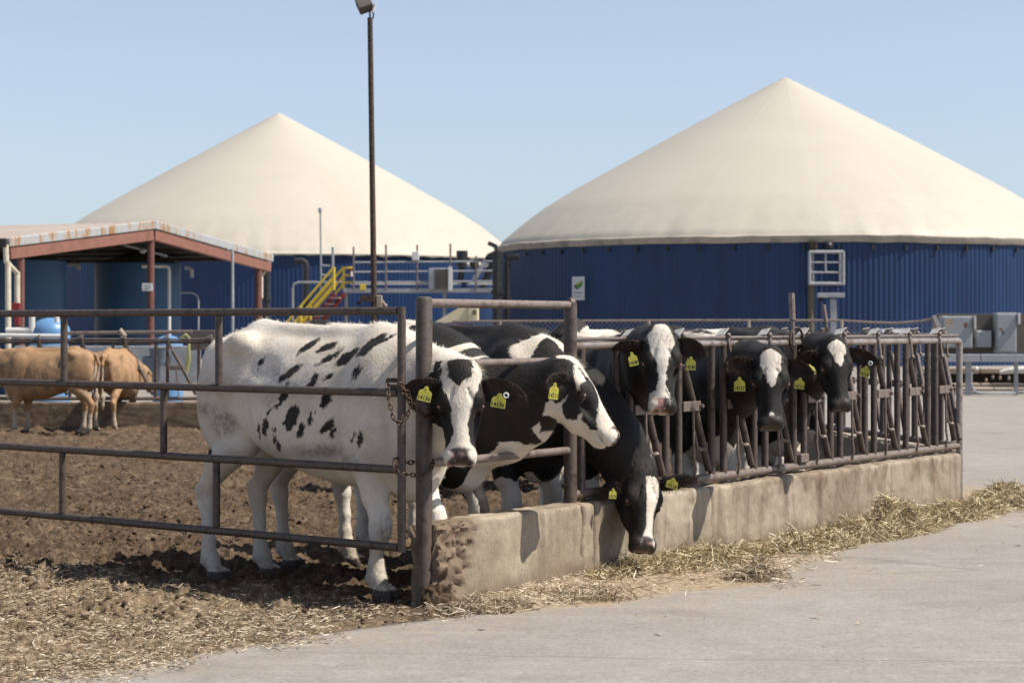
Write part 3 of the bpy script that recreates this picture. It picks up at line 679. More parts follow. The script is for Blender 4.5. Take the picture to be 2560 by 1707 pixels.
# ================================================================ digester tanks
def cover_material():
    m = bpy.data.materials.new('cream_membrane'); nt, bs = nodes_of(m)
    bs.inputs['Roughness'].default_value = 0.55; bs.inputs['Specular IOR Level'].default_value = 0.3
    v = texco(nt, 'Object'); big = noise_n(nt, v, 0.22, 5, 0.6, 0.8)
    col = ramp(nt, big, [(0.3, (0.535, 0.490, 0.410)), (0.7, (0.565, 0.520, 0.440))])
    a = mk(nt, 'Attribute', attribute_name='soil'); sm = noise_n(nt, texco(nt, 'Object', (1.0, 1.0, 0.4)), 1.3, 6, 0.65, 0.4)
    f = math_n(nt, 'MULTIPLY', a.outputs['Fac'], ramp(nt, sm, [(0.45, (0, 0, 0)), (0.7, (1, 1, 1))]))
    col = mixc(nt, math_n(nt, 'MULTIPLY', f, 0.5), col, (0.46, 0.41, 0.33)); nt.links.new(col, bs.inputs['Base Color'])
    return m
M['cover'] = cover_material()
def blue_clad():
    m = bpy.data.materials.new('blue_corrugated_cladding'); nt, bs = nodes_of(m)
    bs.inputs['Roughness'].default_value = 0.45; bs.inputs['Specular IOR Level'].default_value = 0.35
    v = texco(nt, 'Object', (1, 1, 0.15)); n = noise_n(nt, v, 0.9, 5, 0.6, 0.4)
    nt.links.new(ramp(nt, n, [(0.3, (0.0060, 0.021, 0.070)), (0.7, (0.0115, 0.038, 0.112))]), bs.inputs['Base Color'])
    return m
M['clad'] = blue_clad()
M['band'] = mat('dusty_rim_band', (0.30, 0.27, 0.22), (0.48, 0.42, 0.34), 0.9, 0.7, 0, 0.3, 0.02, 5, c3=(0.26, 0.24, 0.21), lo=0.3, hi=0.7)
PROF = [(1.0, 0.0), (0.985, 0.035), (0.936, 0.105), (0.846, 0.222), (0.746, 0.325), (0.622, 0.440), (0.457, 0.592), (0.33, 0.706), (0.208, 0.814), (0.10, 0.908), (0.05, 0.952), (0.025, 0.972), (0.012, 0.980), (0.0, 0.982)]
def digester(name, label, cx_, cy_, R, zr, zt, seed, skirt, seams):
    t = thing(name, label, 'digester tank', (cx_, cy_, G))
    n = 288; ang = np.arange(n) * 2 * np.pi / n
    rr = np.array([p[0] for p in PROF]); hh = np.array([p[1] for p in PROF])
    tt = np.linspace(0, 1, 44); acc = np.linspace(0, 1, len(rr))
    rs = np.interp(tt, acc, rr); hs = np.interp(tt, acc, hh)
    rng_ = np.random.default_rng(seed)
    fold = sum(rng_.uniform(0.2, 1) * np.cos(k * ang + rng_.uniform(0, 6.28)) for k in rng_.integers(18, 110, 16)) / 5
    seam = seams * np.maximum(0, np.cos(ang * 16 + 0.7)) ** 60
    X = []; Y = []; Zz = []; so = []
    drop = 0.14 if skirt else 0.05
    rows = [(1.012, -drop), (1.014, -drop * 0.5)] + list(zip(rs, hs))
    for i, (r, h) in enumerate(rows):
        low = 1 - np.clip((1 - r) / 0.22, 0, 1); low = low ** 2 if r < 1 else 1.0
        z = zr + (h * (zt - zr) if i > 1 else h + (0.07 * fold * (skirt and i == 0)))
        rad = R * r + (0.055 * fold * low + 0.006 * seam * R / 12 * (r > 0.02))
        X.append(cx_ + rad * np.cos(ang)); Y.append(cy_ + rad * np.sin(ang)); Zz.append(z + 0 * ang + 0.010 * seam * (0.02 < r < 1)); so.append(np.full(n, max(0.0, 1 - (1 - r) / 0.30) if r <= 1 else 0.8))
    V = np.stack([np.array(X) - cx_, np.array(Y) - cy_, np.array(Zz) - G], -1).reshape(-1, 3); m_ = len(rows)
    i = np.arange(m_ * n).reshape(m_, n); j = np.roll(i, -1, 1)
    fs = np.stack([i[:-1], j[:-1], j[1:], i[1:]], -1).reshape(-1, 4).tolist()
    me = bpy.data.meshes.new('membrane_cover'); me.from_pydata(V.tolist(), [], fs); me.update(); add_attr(me, 'soil', np.array(so).ravel())
    link('membrane_cover', me, M['cover'], t, True, 60)
    nn = 1520; a2 = np.arange(nn) * 2 * np.pi / nn; pat = np.array([0, 0, 1, 1]) ; rad = R + 0.022 * pat[np.arange(nn) % 4]
    V = [(r * math.cos(a), r * math.sin(a), z - G) for z in (G - 0.2, zr - 0.02) for r, a in zip(rad, a2)]
    fs = [(k, (k + 1) % nn, nn + (k + 1) % nn, nn + k) for k in range(nn)]
    me = bpy.data.meshes.new('wall'); me.from_pydata(V, [], fs); me.update(); link('wall', me, M['clad'], t, False)
    if not skirt:
        b = MB(); prof = [(R * 1.008, -0.24), (R * 1.010 + 0.03, -0.13), (R * 1.013 + 0.03, 0.0), (R * 1.006, 0.03)]
        b.lathe([(r, z) for r, z in prof], (cx_, cy_, zr), 240); V = np.array(b.v); V[:, 2] += 0.03 * noise3(V, 1.5, 3); V[:, :2] = (V[:, :2] - [cx_, cy_]) * (1 + 0.002 * noise3(V, 2.2, 5))[:, None] + [cx_, cy_]; b.v = [tuple(v) for v in V]
        b.build('rim_band', M['band'], t, True, 60)
        for k in range(60):
            a = 2 * math.pi * k / 60 + 0.03
            b = MB(); b.box((cx_ + (R + 0.09) * math.cos(a), cy_ + (R + 0.09) * math.sin(a), zr - 0.42), (0.06, 0.10, 0.16), (Vector((math.cos(a), math.sin(a), 0)), Vector((-math.sin(a), math.cos(a), 0)), Z)); 
            if math.sin(a) < 0.1: b.build('clamp', M['black_pipe'], t)
    b = MB(); b.lathe([(0.45, -0.30), (0.30, -0.19), (0.15, -0.10), (0.0, -0.06)], (cx_, cy_, zt), 20); b.build('peak_cap', M['cover'], t)
    return t
TR = (11.42, 88.26); TL = (-11.63, 105.4)
digester('digester_tank', 'nearer blue digester tank with cream cone cover, right of the lamp post', TR[0], TR[1], 12.0, 4.62, 11.80, 5, False, 0.6)
digester('digester_tank', 'farther blue digester tank with cream cone cover, behind the shed and the yellow stairs', TL[0], TL[1], 12.0, 4.64, 12.05, 6, True, 0.0)
def tank_front(px_, T, R=12.0):                           # where the view ray at px meets the tank wall
    k = (px_ - CX) / F; a = 1 + k * k; b = -2 * (k * T[0] + T[1]); c = T[0] ** 2 + T[1] ** 2 - R * R
    y = (-b - math.sqrt(max(b * b - 4 * a * c, 0))) / (2 * a); return y
# ---- sign on the nearer tank: white board, green and yellow leaf-like emblem, grey print lines
def sign_board():
    y = tank_front(1446, TR) - 0.12
    nrm_ = (Vector((1446 - CX, F, 0)) * (y / F) - Vector((TR[0], TR[1], 0))).normalized(); tx = Vector((-nrm_.y, nrm_.x, 0))
    c = at(1446, 721, y); k = y / F; ax = (tx, nrm_, Z)
    t = thing('sign', 'white sign with a green and yellow emblem on the nearer blue tank', 'sign', c)
    b = MB(); b.box(c, (44 * k, 0.03, 59 * k), ax, 0.005); b.build('board', M['sign_white'], t)
    def P(u, v): return c + tx * (u * k) + Z * (v * k) + nrm_ * 0.018
    b = MB(); b.prism([P(u, v) for u, v in ((-15, 4), (-9, 12), (3, 15), (15, 20), (16, 14), (14, 6), (4, 0), (-4, -4), (-9, 0))], nrm_ * 0.006); b.build('emblem', M['sign_green'], t)
    b = MB(); b.prism([P(u, v) + nrm_ * 0.007 for u, v in ((-8, 11), (3, 14.5), (14, 19), (13, 15), (4, 10), (-5, 7))], nrm_ * 0.004); b.build('emblem', M['sign_yellow'], t)
    b = MB(); b.prism([P(u, v) + nrm_ * 0.007 for u, v in ((-15, 4), (-9, 0), (-6, 3), (-11, 7))], nrm_ * 0.004); b.build('emblem', M['ink'], t)
    b = MB()
    for u0, u1, v in ((-15, -9, -11), (-8, -2, -11), (-1, 6, -11), (7, 15, -11)): b.box(P((u0 + u1) / 2, v), ((u1 - u0) * k, 0.006, 3.2 * k), ax)
    b.build('print', M['sign_grey'], t)
    b = MB(); b.box(P(0, -19), (24 * k, 0.006, 1.6 * k), ax); b.build('print', M['sign_grey'], t)
sign_board()
# ---- white ladder cage on the nearer tank and its stub post lamp
def ladder_cage():
    y = tank_front(2065, TR) - 0.35; k = y / F
    t = thing('ladder_cage', 'white square ladder landing frame high on the nearer blue tank', 'ladder', at(2065, 712, y))
    b = MB(); r = 0.045
    for x_ in (2024, 2108): b.tube([at(x_, 628, y), at(x_, 712, y)], r * 1.4, 8)
    for x_ in (2032, 2099): b.tube([at(x_, 630, y + 0.3), at(x_, 710, y + 0.3)], r, 8)
    for yy in (630, 709): b.tube([at(2024, yy, y), at(2108, yy, y)], r * 1.4, 8)
    b.build('frame', M['galv'], t)
    for yy in (656, 681):
        b = MB(); b.tube([at(2026, yy, y), at(2106, yy, y)], r * 0.8, 8); b.build('rung', M['galv'], t)
    b = MB(); b.tube([at(2064, 632, y), at(2064, 681, y)], r * 0.8, 8); b.build('bar', M['galv'], t)
    b = MB(); b.box(at(2032, 614, y + 0.1), (0.3, 0.25, 0.35), None, 0.04); b.build('vent', M['dark_void'], t)
    b = MB(); b.ball(at(2071, 616, y + 0.15), 0.18, 12, 8); b.build('vent', M['black_pipe'], t)
ladder_cage()
def tee_post():
    Y = 62.0
    t = thing('tee_post', 'grey steel post with a flat bracket top in front of the nearer tank', 'post', at(2083, 816 + F * 1.44 / Y, Y))
    b = MB(); b.box((at(2083, 744, Y) + at(2083, 816 + F * 1.44 / Y, Y)) / 2, (0.17, 0.17, 2.2), None, 0.01); b.build('post', M['galv'], t)
    b = MB(); b.box(at(2077, 738, Y), (66 / F * Y, 0.3, 0.13), None, 0.01); b.build('bracket', M['galv'], t)
    b = MB(); b.ball(at(2052, 748, Y), 0.07, 8, 6); b.build('lamp', M['dark_void'], t)
    t = thing('conduit', 'dark vertical conduit running down the nearer tank under the ladder frame', 'pipe', at(2028, 790, 75))
    y = tank_front(2028, TR) - 0.2; b = MB(); b.tube([at(2028, 712, y), Vector((at(2028, 712, y).x, y, G))], 0.12, 8); b.build('pipe', M['tank_top'], t)
tee_post()
# ---- black pipes beside the nearer tank
def vpipe(label, px_, y0, Y, r, hook=0):
    t = thing('vent_pipe', label, 'pipe', at(px_, y0, Y)); b = MB(); top = at(px_, y0, Y)
    p = [Vector((top.x, Y, G)), top]
    if hook: p += [top + Vector((0.03 * hook, 0, 0.12)), top + Vector((0.15 * hook, 0, 0.2)), top + Vector((0.45 * hook, 0, 0.2))]
    b.tube(p, r, 10); b.build('pipe', M['black_pipe'], t)
    b = MB(); b.tube([Vector((top.x, Y, top.z * 0.62)), Vector((top.x, Y, top.z * 0.62 + 0.12))], r * 1.35, 10); b.build('collar', M['black_pipe'], t)
    return t
vpipe('thick black pipe in the gap between the two tanks', 1243, 628, 79.0, 0.19)
vpipe('hooked black pipe on the left face of the nearer tank', 1268, 655, 79.5, 0.12, 1)
vpipe('black standpipe left of the yellow stairs', 765, 665, 82.0, 0.13, -1)
vpipe('black downpipe behind the right shed post', 667, 640, 60.0, 0.10)
# ================================================================ walkway, yellow stairs, railings
def walkway():
    Y = 80.0; k = Y / F
    t = thing('walkway', 'raised grey walkway with railings in front of the farther tank', 'walkway', at(1050, 727, Y))
    a, e = at(858, 727, Y), at(1245, 722, Y)
    b = MB(); b.box(((a + e) / 2) + Vector((0, 0.6, -0.02)), ((e - a).length, 1.2, 0.16), None, 0.01); b.build('deck', M['galv'], t)
    for p_, top in ((884, 617), (965, 612), (1043, 612), (1126, 609), (1190, 640)):
        b = MB(); b.tube([at(p_, 725, Y), at(p_, top, Y)], 0.038, 8); b.build('post', M['steel_pale'], t)
    for yy in (656, 680, 706):
        b = MB(); b.tube([at(884, yy, Y), at(1240, yy - 3, Y)], 0.032, 8); b.build('rail', M['galv'], t)
    b = MB(); b.box(at(1060, 708, Y + 0.3), (366 * k, 0.10, 0.12)); b.build('pipe', M['white_paint'], t)
    for p_ in (1112, 866): 
        b = MB(); q = at(p_, 730, Y + 0.5); b.tube([q, Vector((q.x, q.y, G))], 0.07, 8); b.build('leg', M['galv'], t)
    t2 = thing('air_handler', 'grey air handler box with dark louvres on the walkway', 'air handler', at(1102, 726, Y))
    b = MB(); b.box(at(1102, 698, Y + 0.1), (58 * k, 1.0, 54 * k), None, 0.02); b.build('housing', M['galv'], t2)
    b = MB()
    for i in range(9): b.box(at(1103, 676 + i * 5.6, Y - 0.42), (34 * k, 0.05, 4.0 * k))
    b.build('louvre', M['louvre'], t2)
    b = MB(); b.box(at(1125, 697, Y - 0.42), (9 * k, 0.08, 60 * k), None, 0.01); b.build('conduit', M['white_paint'], t2)
    t3 = thing('valve_stack', 'black valve stack and pipe fittings at the right end of the walkway', 'pipework', at(1160, 660, Y + 1))
    b = MB(); b.tube([at(1155, 627, Y + 1), at(1155, 668, Y + 1)], 0.22, 12); b.tube([at(1155, 668, Y + 1), at(1149, 700, Y + 1)], 0.12, 8); b.build('stack', M['black_pipe'], t3)
    for q in (((1150, 660), (1240, 664), 0.10), ((1185, 700), (1215, 650), 0.09), ((1205, 720), (1232, 655), 0.14), ((1215, 640), (1240, 655), 0.12)):
        b = MB(); b.tube([at(*q[0], Y + 1), at(*q[1], Y + 1)], q[2], 8); b.build('pipe', M['black_pipe'] if q[2] > 0.1 else M['white_paint'], t3)
    b = MB(); b.ball(at(1186, 660, Y + 1), 0.2, 10, 8); b.build('valve', M['black_pipe'], t3); b = MB(); b.ball(at(1232, 645, Y + 1), 0.24, 10, 8); b.build('valve', M['black_pipe'], t3)
    b = MB(); b.box(at(1160, 713, Y + 0.2), (0.18, 0.18, 0.3), None, 0.02); b.build('motor', M['clad'], t3)
    t4 = thing('floodlight', 'small black floodlight on the rim of the nearer tank', 'lamp', at(1232, 618, Y)); b = MB(); b.tube([at(1242, 628, Y), at(1240, 612, Y)], 0.05, 8); b.box(at(1231, 612, Y), (0.36, 0.2, 0.16), (Vector((0.9, 0, -0.4)).normalized(), Vector((0, 1, 0)), Vector((0.4, 0, 0.9)).normalized()), 0.02); b.build('lamp_head', M['black_pipe'], t4)
    b = MB(); b.box(at(1039, 640, Y), (0.26, 0.15, 0.34), None, 0.02); t5 = thing('junction_box', 'small white box on the walkway railing below the cover', 'box', at(1039, 640, Y)); b.build('housing', M['white_paint'], t5)
    b = MB(); b.box(at(907, 718, Y), (0.22, 0.1, 0.22), None, 0.01); t6 = thing('junction_box', 'small ochre box at the foot of the walkway railing', 'box', at(907, 718, Y)); b.build('housing', M['yellow'], t6)
    b = MB(); b.tube([at(877, 672, Y), at(877, 690, Y)], 0.055, 10); t7 = thing('fire_extinguisher', 'red and white extinguisher at the top of the yellow stairs', 'extinguisher', at(877, 690, Y)); b.build('cylinder', M['red_dark'], t7)
    b = MB(); b.tube([at(878, 679, Y - 0.07), at(879, 691, Y - 0.07)], 0.045, 10); b.build('label', M['white_paint'], t7)
walkway()
def stairs():
    t = thing('yellow_stairs', 'steep yellow railed stairs with red stringers up to the walkway', 'stairs', at(800, 816 + F * 1.44 / 79, 79))
    def rail(p, q, Y, r=0.045, m_='yellow'):
        b = MB(); b.tube([at(*p, Y), at(*q, Y)], r, 8); b.build('handrail' if m_ == 'yellow' else 'stringer', M[m_], t)
    g_ = 816 + F * 1.44 / 79
    for Y, o in ((79.0, 0), (80.1, 24)):
        top = (835 + o, 668); s = 1.17
        for dy in (0, 22, 42):
            x1, y1 = top[0], top[1] + dy; y2 = g_ - 30 + dy * 0.6; rail((x1, y1), (x1 - (y2 - y1) / s, y2), Y)
        b = MB(); b.tube([at(top[0], 668, Y), at(top[0], 725, Y)], 0.05, 8); b.build('rail_post', M['yellow'], t)
        xm = top[0] - (765 - 668) / s + 20; b = MB(); b.tube([at(xm - 20, 765, Y), at(xm - 20, 815, Y)], 0.05, 8); b.build('rail_post', M['yellow'], t)
    for Y, o in ((79.2, 0), (80.0, 22)):
        rail((838 + o, 735), (838 + o - 130 / 1.1, 735 + 150), Y, 0.10, 'red_dark')
    for i in range(9):
        b = MB(); y_ = 745 + i * 15; x_ = 848 - (y_ - 735) / 1.12; b.box(at(x_, y_, 79.6), (0.36, 1.1, 0.04)); b.build('tread', M['timber'], t)
    for yy in (670, 688, 706):
        b = MB(); b.tube([at(860, yy, 80.1), at(884, yy, 80.1)], 0.04, 8); b.build('handrail', M['yellow'], t)
stairs()
def rail_frame():
    Y = 81.0; t = thing('bent_pipe', 'thin grey bent pipe frame left of the yellow stairs', 'pipe', at(732, 830, Y))
    b = MB(); b.tube([at(732, 900, Y), at(732, 722, Y), at(735, 711, Y), at(745, 706, Y), at(860, 706, Y)], 0.05, 8); b.build('pipe', M['galv'], t)
    t = thing('instrument_mast', 'slim grey mast with a small box on top, above the yellow stairs', 'mast', at(802, 740, Y)); b = MB(); b.tube([at(803, 730, Y), at(801, 530, Y)], 0.035, 8); b.build('pole', M['grey_box'], t)
    b = MB(); b.box(at(800, 526, Y), (0.13, 0.13, 0.19), None, 0.02); b.build('sensor', M['galv'], t)
    t = thing('side_ladder', 'short grey ladder beside the instrument mast', 'ladder', at(817, 712, Y)); b = MB(); b.tube([at(832, 712, Y), at(832, 618, Y)], 0.05, 8); b.build('pole', M['galv'], t)
    for yy in (664, 688):
        b = MB(); b.tube([at(803, yy, Y), at(832, yy, Y)], 0.035, 8); b.build('rung', M['galv'], t)
rail_frame()
# ================================================================ tall lamp post
def lamp_post():
    Y = 27.0; top = at(925, 45, Y); bot = at(940, 816 + F * 1.44 / Y, Y); k = Y / F
    t = thing('lamp_post', 'tall thin rusty lamp post with a square floodlight on top', 'lamp post', bot)
    b = MB(); b.tube([bot, top], [0.042, 0.034], 14); b.build('pole', M['rust'], t)
    b = MB(); b.tube([top, at(924, 22, Y)], 0.012, 8); b.tube([at(933, 47, Y), at(934, 26, Y)], 0.010, 8); b.build('bracket', M['black_pipe'], t)
    ex = Vector((0.86, 0.1, 0.32)).normalized(); ey = Vector((-0.30, 0.55, 0.70)); ey = (ey - ex * ey.dot(ex)).normalized(); ez = ex.cross(ey)
    b = MB(); b.box(at(911, 16, Y) + Vector((0, 0, 0.02)), (0.19, 0.20, 0.13), (ex, ey, ez), 0.01); b.build('lamp_head', M['grey_board'], t)
    b = MB(); b.box(at(935, 22, Y), (0.025, 0.12, 0.12), (Vector((0.95, 0, -0.3)).normalized(), Vector((0, 1, 0)), Vector((0.3, 0, 0.95)).normalized()), 0.004); b.build('reflector', M['white_paint'], t)
    b = MB(); b.box(at(918, 746, Y - 0.05), (36 * k, 0.05, 15 * k)); b.build('cross_arm', M['rust'], t)
    b = MB(); b.box(at(948, 760, Y), (15 * k, 0.08, 44 * k), None, 0.01); b.tube([at(955, 752, Y), at(962, 763, Y)], 0.02, 8); b.ball(at(963, 764, Y), 0.028, 8, 6); b.build('bracket', M['timber'], t)
    b = MB(); b.box(at(897, 758, Y + 0.2), (12 * k, 0.05, 9 * k)); b.build('plate', M['dark_void'], t)
lamp_post()
# ================================================================ open shed
def shed():
    A = Vector((-9.85, 41.2, 0)); Bq = Vector((-5.85, 50.8, 0)); gd = (Bq - A); Lw = gd.length; gd = gd.normalized(); back = Vector((-gd.y, gd.x, 0))
    ze, za = 2.93, 3.50; L = 18.0
    def q(s, d, z): return A + gd * (s * Lw) + back * d + Z * z
    t = thing('open_shed', 'open sided shed with rusty white roof trim, red beams and blue tanks under it', 'shed', q(0.5, 0, G))
    mid = Lw / 2; sl = math.atan2(za - ze, mid)
    for side in (0, 1):
        b = MB(); n = 60
        ea = q(0, 0, ze) if side == 0 else q(1, 0, ze); ap = q(0.5, 0, za); v = (ap - ea)
        ea = ea - v.normalized() * 0.05
        vs = []; fs = []
        for i in range(n * 2 + 1):
            d = -0.05 + (L + 0.05) * i / (n * 2); o = Z * (0.10 + 0.03 * (i % 2))
            vs += [ea + back * d + o, ap + back * d + o]
        for i in range(n * 2): fs.append((2 * i, 2 * i + 1, 2 * i + 3, 2 * i + 2))
        b.add(vs, fs); b.build('roof', M['roof_tan'], t, False)
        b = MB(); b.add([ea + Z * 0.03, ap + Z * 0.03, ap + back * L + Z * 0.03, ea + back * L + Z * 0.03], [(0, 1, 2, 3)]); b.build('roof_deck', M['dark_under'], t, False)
        w = (ap - ea).normalized(); nz = back.cross(w).normalized(); nz = nz if nz.z > 0 else -nz
        b = MB(); b.box((ea + ap) / 2 - back * 0.08 + nz * 0.06, ((ap - ea).length, 0.05, 0.19), (w, back, nz), 0.02); b.build('roof_trim', M['trim'], t)
        b = MB(); b.box((ea + ap) / 2 - back * 0.02 - nz * 0.165, ((ap - ea).length - 0.1, 0.12, 0.22), (w, back, nz), 0.01); b.build('beam', M['red_beam'], t)
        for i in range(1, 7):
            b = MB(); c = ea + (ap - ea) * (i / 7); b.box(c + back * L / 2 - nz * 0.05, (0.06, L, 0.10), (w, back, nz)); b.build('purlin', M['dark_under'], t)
    for s, r in ((0.045, 0.075), (0.5, 0.075), (0.955, 0.085)):
        p_ = q(s, 0.02, 0); b = MB(); ztop = ze + (za - ze) * (1 - abs(s - 0.5) * 2) - 0.2
        b.tube([Vector((p_.x, p_.y, G)), Vector((p_.x, p_.y, ztop))], r, 10); b.build('post', M['red_post'], t)
        for d in (6, 12, 17.5):
            p2 = q(s, d, 0); b = MB(); b.tube([Vector((p2.x, p2.y, G)), Vector((p2.x, p2.y, ztop))], r, 8); b.build('post', M['red_post'], t)
    for pts in ([(14, 612, 41.0), (16, 655, 41.0), (43, 683, 41.4), (43, 768, 41.4)], [(673, 645, 50.9), (669, 668, 50.9), (652, 690, 50.6), (652, 745, 50.6)]):
        b = MB(); b.tube([at(*p_) for p_ in pts], 0.055, 8); b.build('downpipe', M['cream_pipe'], t)
    b = MB(); b.box(at(3, 607, 41.0), (30 / F * 41, 0.16, 0.17), None, 0.01); b.build('gutter', M['black_pipe'], t)
    b = MB(); b.box(at(95, 612, 42.6), (0.08, 0.1, 0.13), None, 0.02); b.build('lamp', M['galv'], t)
    b = MB(); b.ball(at(357, 627, 46.5), (0.075, 0.075, 0.065), 12, 8); b.tube([at(310, 612, 46.8), at(418, 640, 46.8)], 0.03, 6); b.build('lamp', M['galv'], t)
    b = MB(); b.box(at(40, 770, 41.25), (0.17, 0.1, 0.2), None, 0.01); b.box(at(43, 798, 41.25), (0.10, 0.1, 0.24), None, 0.01); b.build('alarm_box', M['red_dark'], t)
    b = MB(); b.box(at(368, 718, 45.85), (26 / F * 45.85, 0.03, 19 / F * 45.85), None, 0.004); b.build('notice', M['sign_white'], t)
    b = MB()
    for i, yy in enumerate((713, 718, 723)): b.box(at(368, yy, 45.82), ((18 - i * 2) / F * 45.85, 0.01, 1.6 / F * 45.85))
    b.build('notice_print', M['sign_grey'], t)
shed()
def shed_tank(label, px_, Y, R, ytop, dome):
    c = at(px_, 816, Y); zt = H + (816 - ytop) / F * (Y - R)
    t = thing('storage_tank', label, 'tank', (c.x, Y, G))
    b = MB(); b.lathe([(R, G), (R, 0.95), (R + 0.02, 0.96), (R + 0.02, 1.0), (R, 1.01), (R, zt), (R - 0.02, zt + 0.02)], (c.x, Y, 0), 64); b.build('shell', M['tank_teal'], t)
    b = MB(); b.lathe([(R + 0.01, zt + 0.0), (R * 0.5, zt + dome * 0.55), (0.25, zt + dome), (0, zt + dome)], (c.x, Y, 0), 48); b.build('lid', M['tank_top'], t)
    return t
shed_tank('right hand blue cylindrical tank standing under the shed roof', 345, 49.5, 1.0, 657, 0.28)
shed_tank('left hand blue cylindrical tank under the shed roof, cut by the frame edge', 55, 46.5, 0.95, 650, 0.28)
def pipe_thing(label, pts, r, m_, name='pipe_run'):
    p = [at(*q) for q in pts]; t = thing(name, label, 'pipe', p[0]); b = MB(); b.tube(p, r, 10); b.build('pipe', M[m_], t); return t
pipe_thing('beige bent pipe down the front of the right shed tank', [(355, 666, 48.3), (415, 666, 48.3), (421, 668, 48.3), (423, 676, 48.3), (423, 842, 48.3)], 0.04, 'white_paint')
pipe_thing('grey elbow pipe between the two shed tanks', [(172, 662, 48), (186, 660, 48), (194, 663, 48), (197, 674, 48)], 0.055, 'galv')
pipe_thing('grey elbow pipe on the right side of the right shed tank', [(462, 668, 49), (472, 669, 49), (478, 674, 49), (479, 694, 49)], 0.055, 'galv')
pipe_thing('thin grey bracket pipe right of the right shed tank', [(452, 732, 49), (480, 732, 49), (492, 738, 49), (496, 750, 49), (496, 850, 49)], 0.022, 'galv')
pipe_thing('slim white pole with an arm in front of the right side of the shed', [(570, 626, 47.5), (580, 624, 47.5), (581, 634, 47.5), (582, 975, 47.5)], 0.035, 'galv')
pipe_thing('pale grey post in front of the left shed tank', [(20, 655, 40.5), (21, 990, 40.5)], 0.055, 'cream_pipe')
pipe_thing('white valve pipe near the left shed post', [(16, 826, 38), (60, 826, 38), (78, 824, 38), (80, 816, 38), (80, 780, 38)], 0.055, 'white_paint')
pipe_thing('white downpipe into the light blue tank', [(142, 780, 37.5), (142, 806, 37.5)], 0.045, 'white_paint')
pipe_thing('thin white level pipe along the back of the fence', [(0, 838, 36), (160, 840, 36)], 0.035, 'white_paint')
pipe_thing('brown pipe rail behind the back headlocks', [(165, 833, 33), (480, 829, 33)], 0.030, 'steel_pale')
def poly_tank(label, px_, ytop, Y, R):
    c = at(px_, ytop, Y); t = thing('poly_tank', label, 'tank', (c.x, Y, G)); zt = c.z
    b = MB(); prof = [(R, G), (R, zt - R * 0.75)]
    for k in range(1, 9): a = k / 8 * math.pi / 2; prof.append((R * math.cos(a), zt - R * 0.75 + R * 0.75 * math.sin(a)))
    b.lathe(prof, (c.x, Y, 0), 40); b.build('shell', M['sky_blue'], t)
poly_tank('light blue domed plastic tank behind the left end of the gate', 126, 794, 38.5, 0.36)
poly_tank('light blue flat domed tank behind the back headlocks', 420, 838, 38, 0.27)
def low_wall():
    t = thing('low_wall', 'low pale grey block wall behind the back headlocks', 'wall', at(370, 945, 38))
    b = MB(); a, e = at(40, 866, 35.5), at(500, 866, 35.5); b.box(((a + e) / 2) + Z * -0.30, (e.x - a.x, 0.25, 0.62), None, 0.01); b.build('wall', M['galv'], t)
    t = thing('bucket', 'grey bucket standing before the low pale wall', 'bucket', at(402, 912, 34)); b = MB(); c = at(402, 915, 34); b.lathe([(0.0, 0), (0.15, 0), (0.19, 0.28), (0.20, 0.29), (0.18, 0.28), (0.16, 0.05)], c, 20); b.build('body', M['bucket'], t)
    b = MB(); b.box(at(378, 922, 34), (0.26, 0.25, 0.42), None, 0.03); t = thing('pump_box', 'dark pump box beside the grey bucket', 'pump', at(378, 950, 35)); b.build('housing', M['bucket'], t)
    t = thing('hose_coil', 'yellow green hose hung on the back fence post', 'hose', at(466, 870, 33)); b = MB()
    for i in range(3): b.tube([at(452 + i * 3, 845, 32.8), at(462 + i * 2, 836, 32.8), at(472 + i, 845, 32.8), at(474 - i * 3, 900, 32.8), at(466 - i, 935, 32.8)], 0.02, 6)
    b.build('hose', M['hose'], t)
    t = thing('brown_cabinet', 'small dark brown cabinet at the right end of the back headlocks', 'cabinet', at(505, 870, 34)); b = MB(); b.box(at(508, 850, 34), (70 / F * 34, 0.4, 50 / F * 34), None, 0.01); b.build('housing', M['grey_board'], t)
    t = thing('blue_pail', 'pale tipped pail lying on top of the back fence', 'pail', at(303, 838, 30)); b = MB(); b.tube([at(298, 826, 30), at(313, 842, 30)], [0.05, 0.035], 12); b.build('body', M['timber'], t)
low_wall()
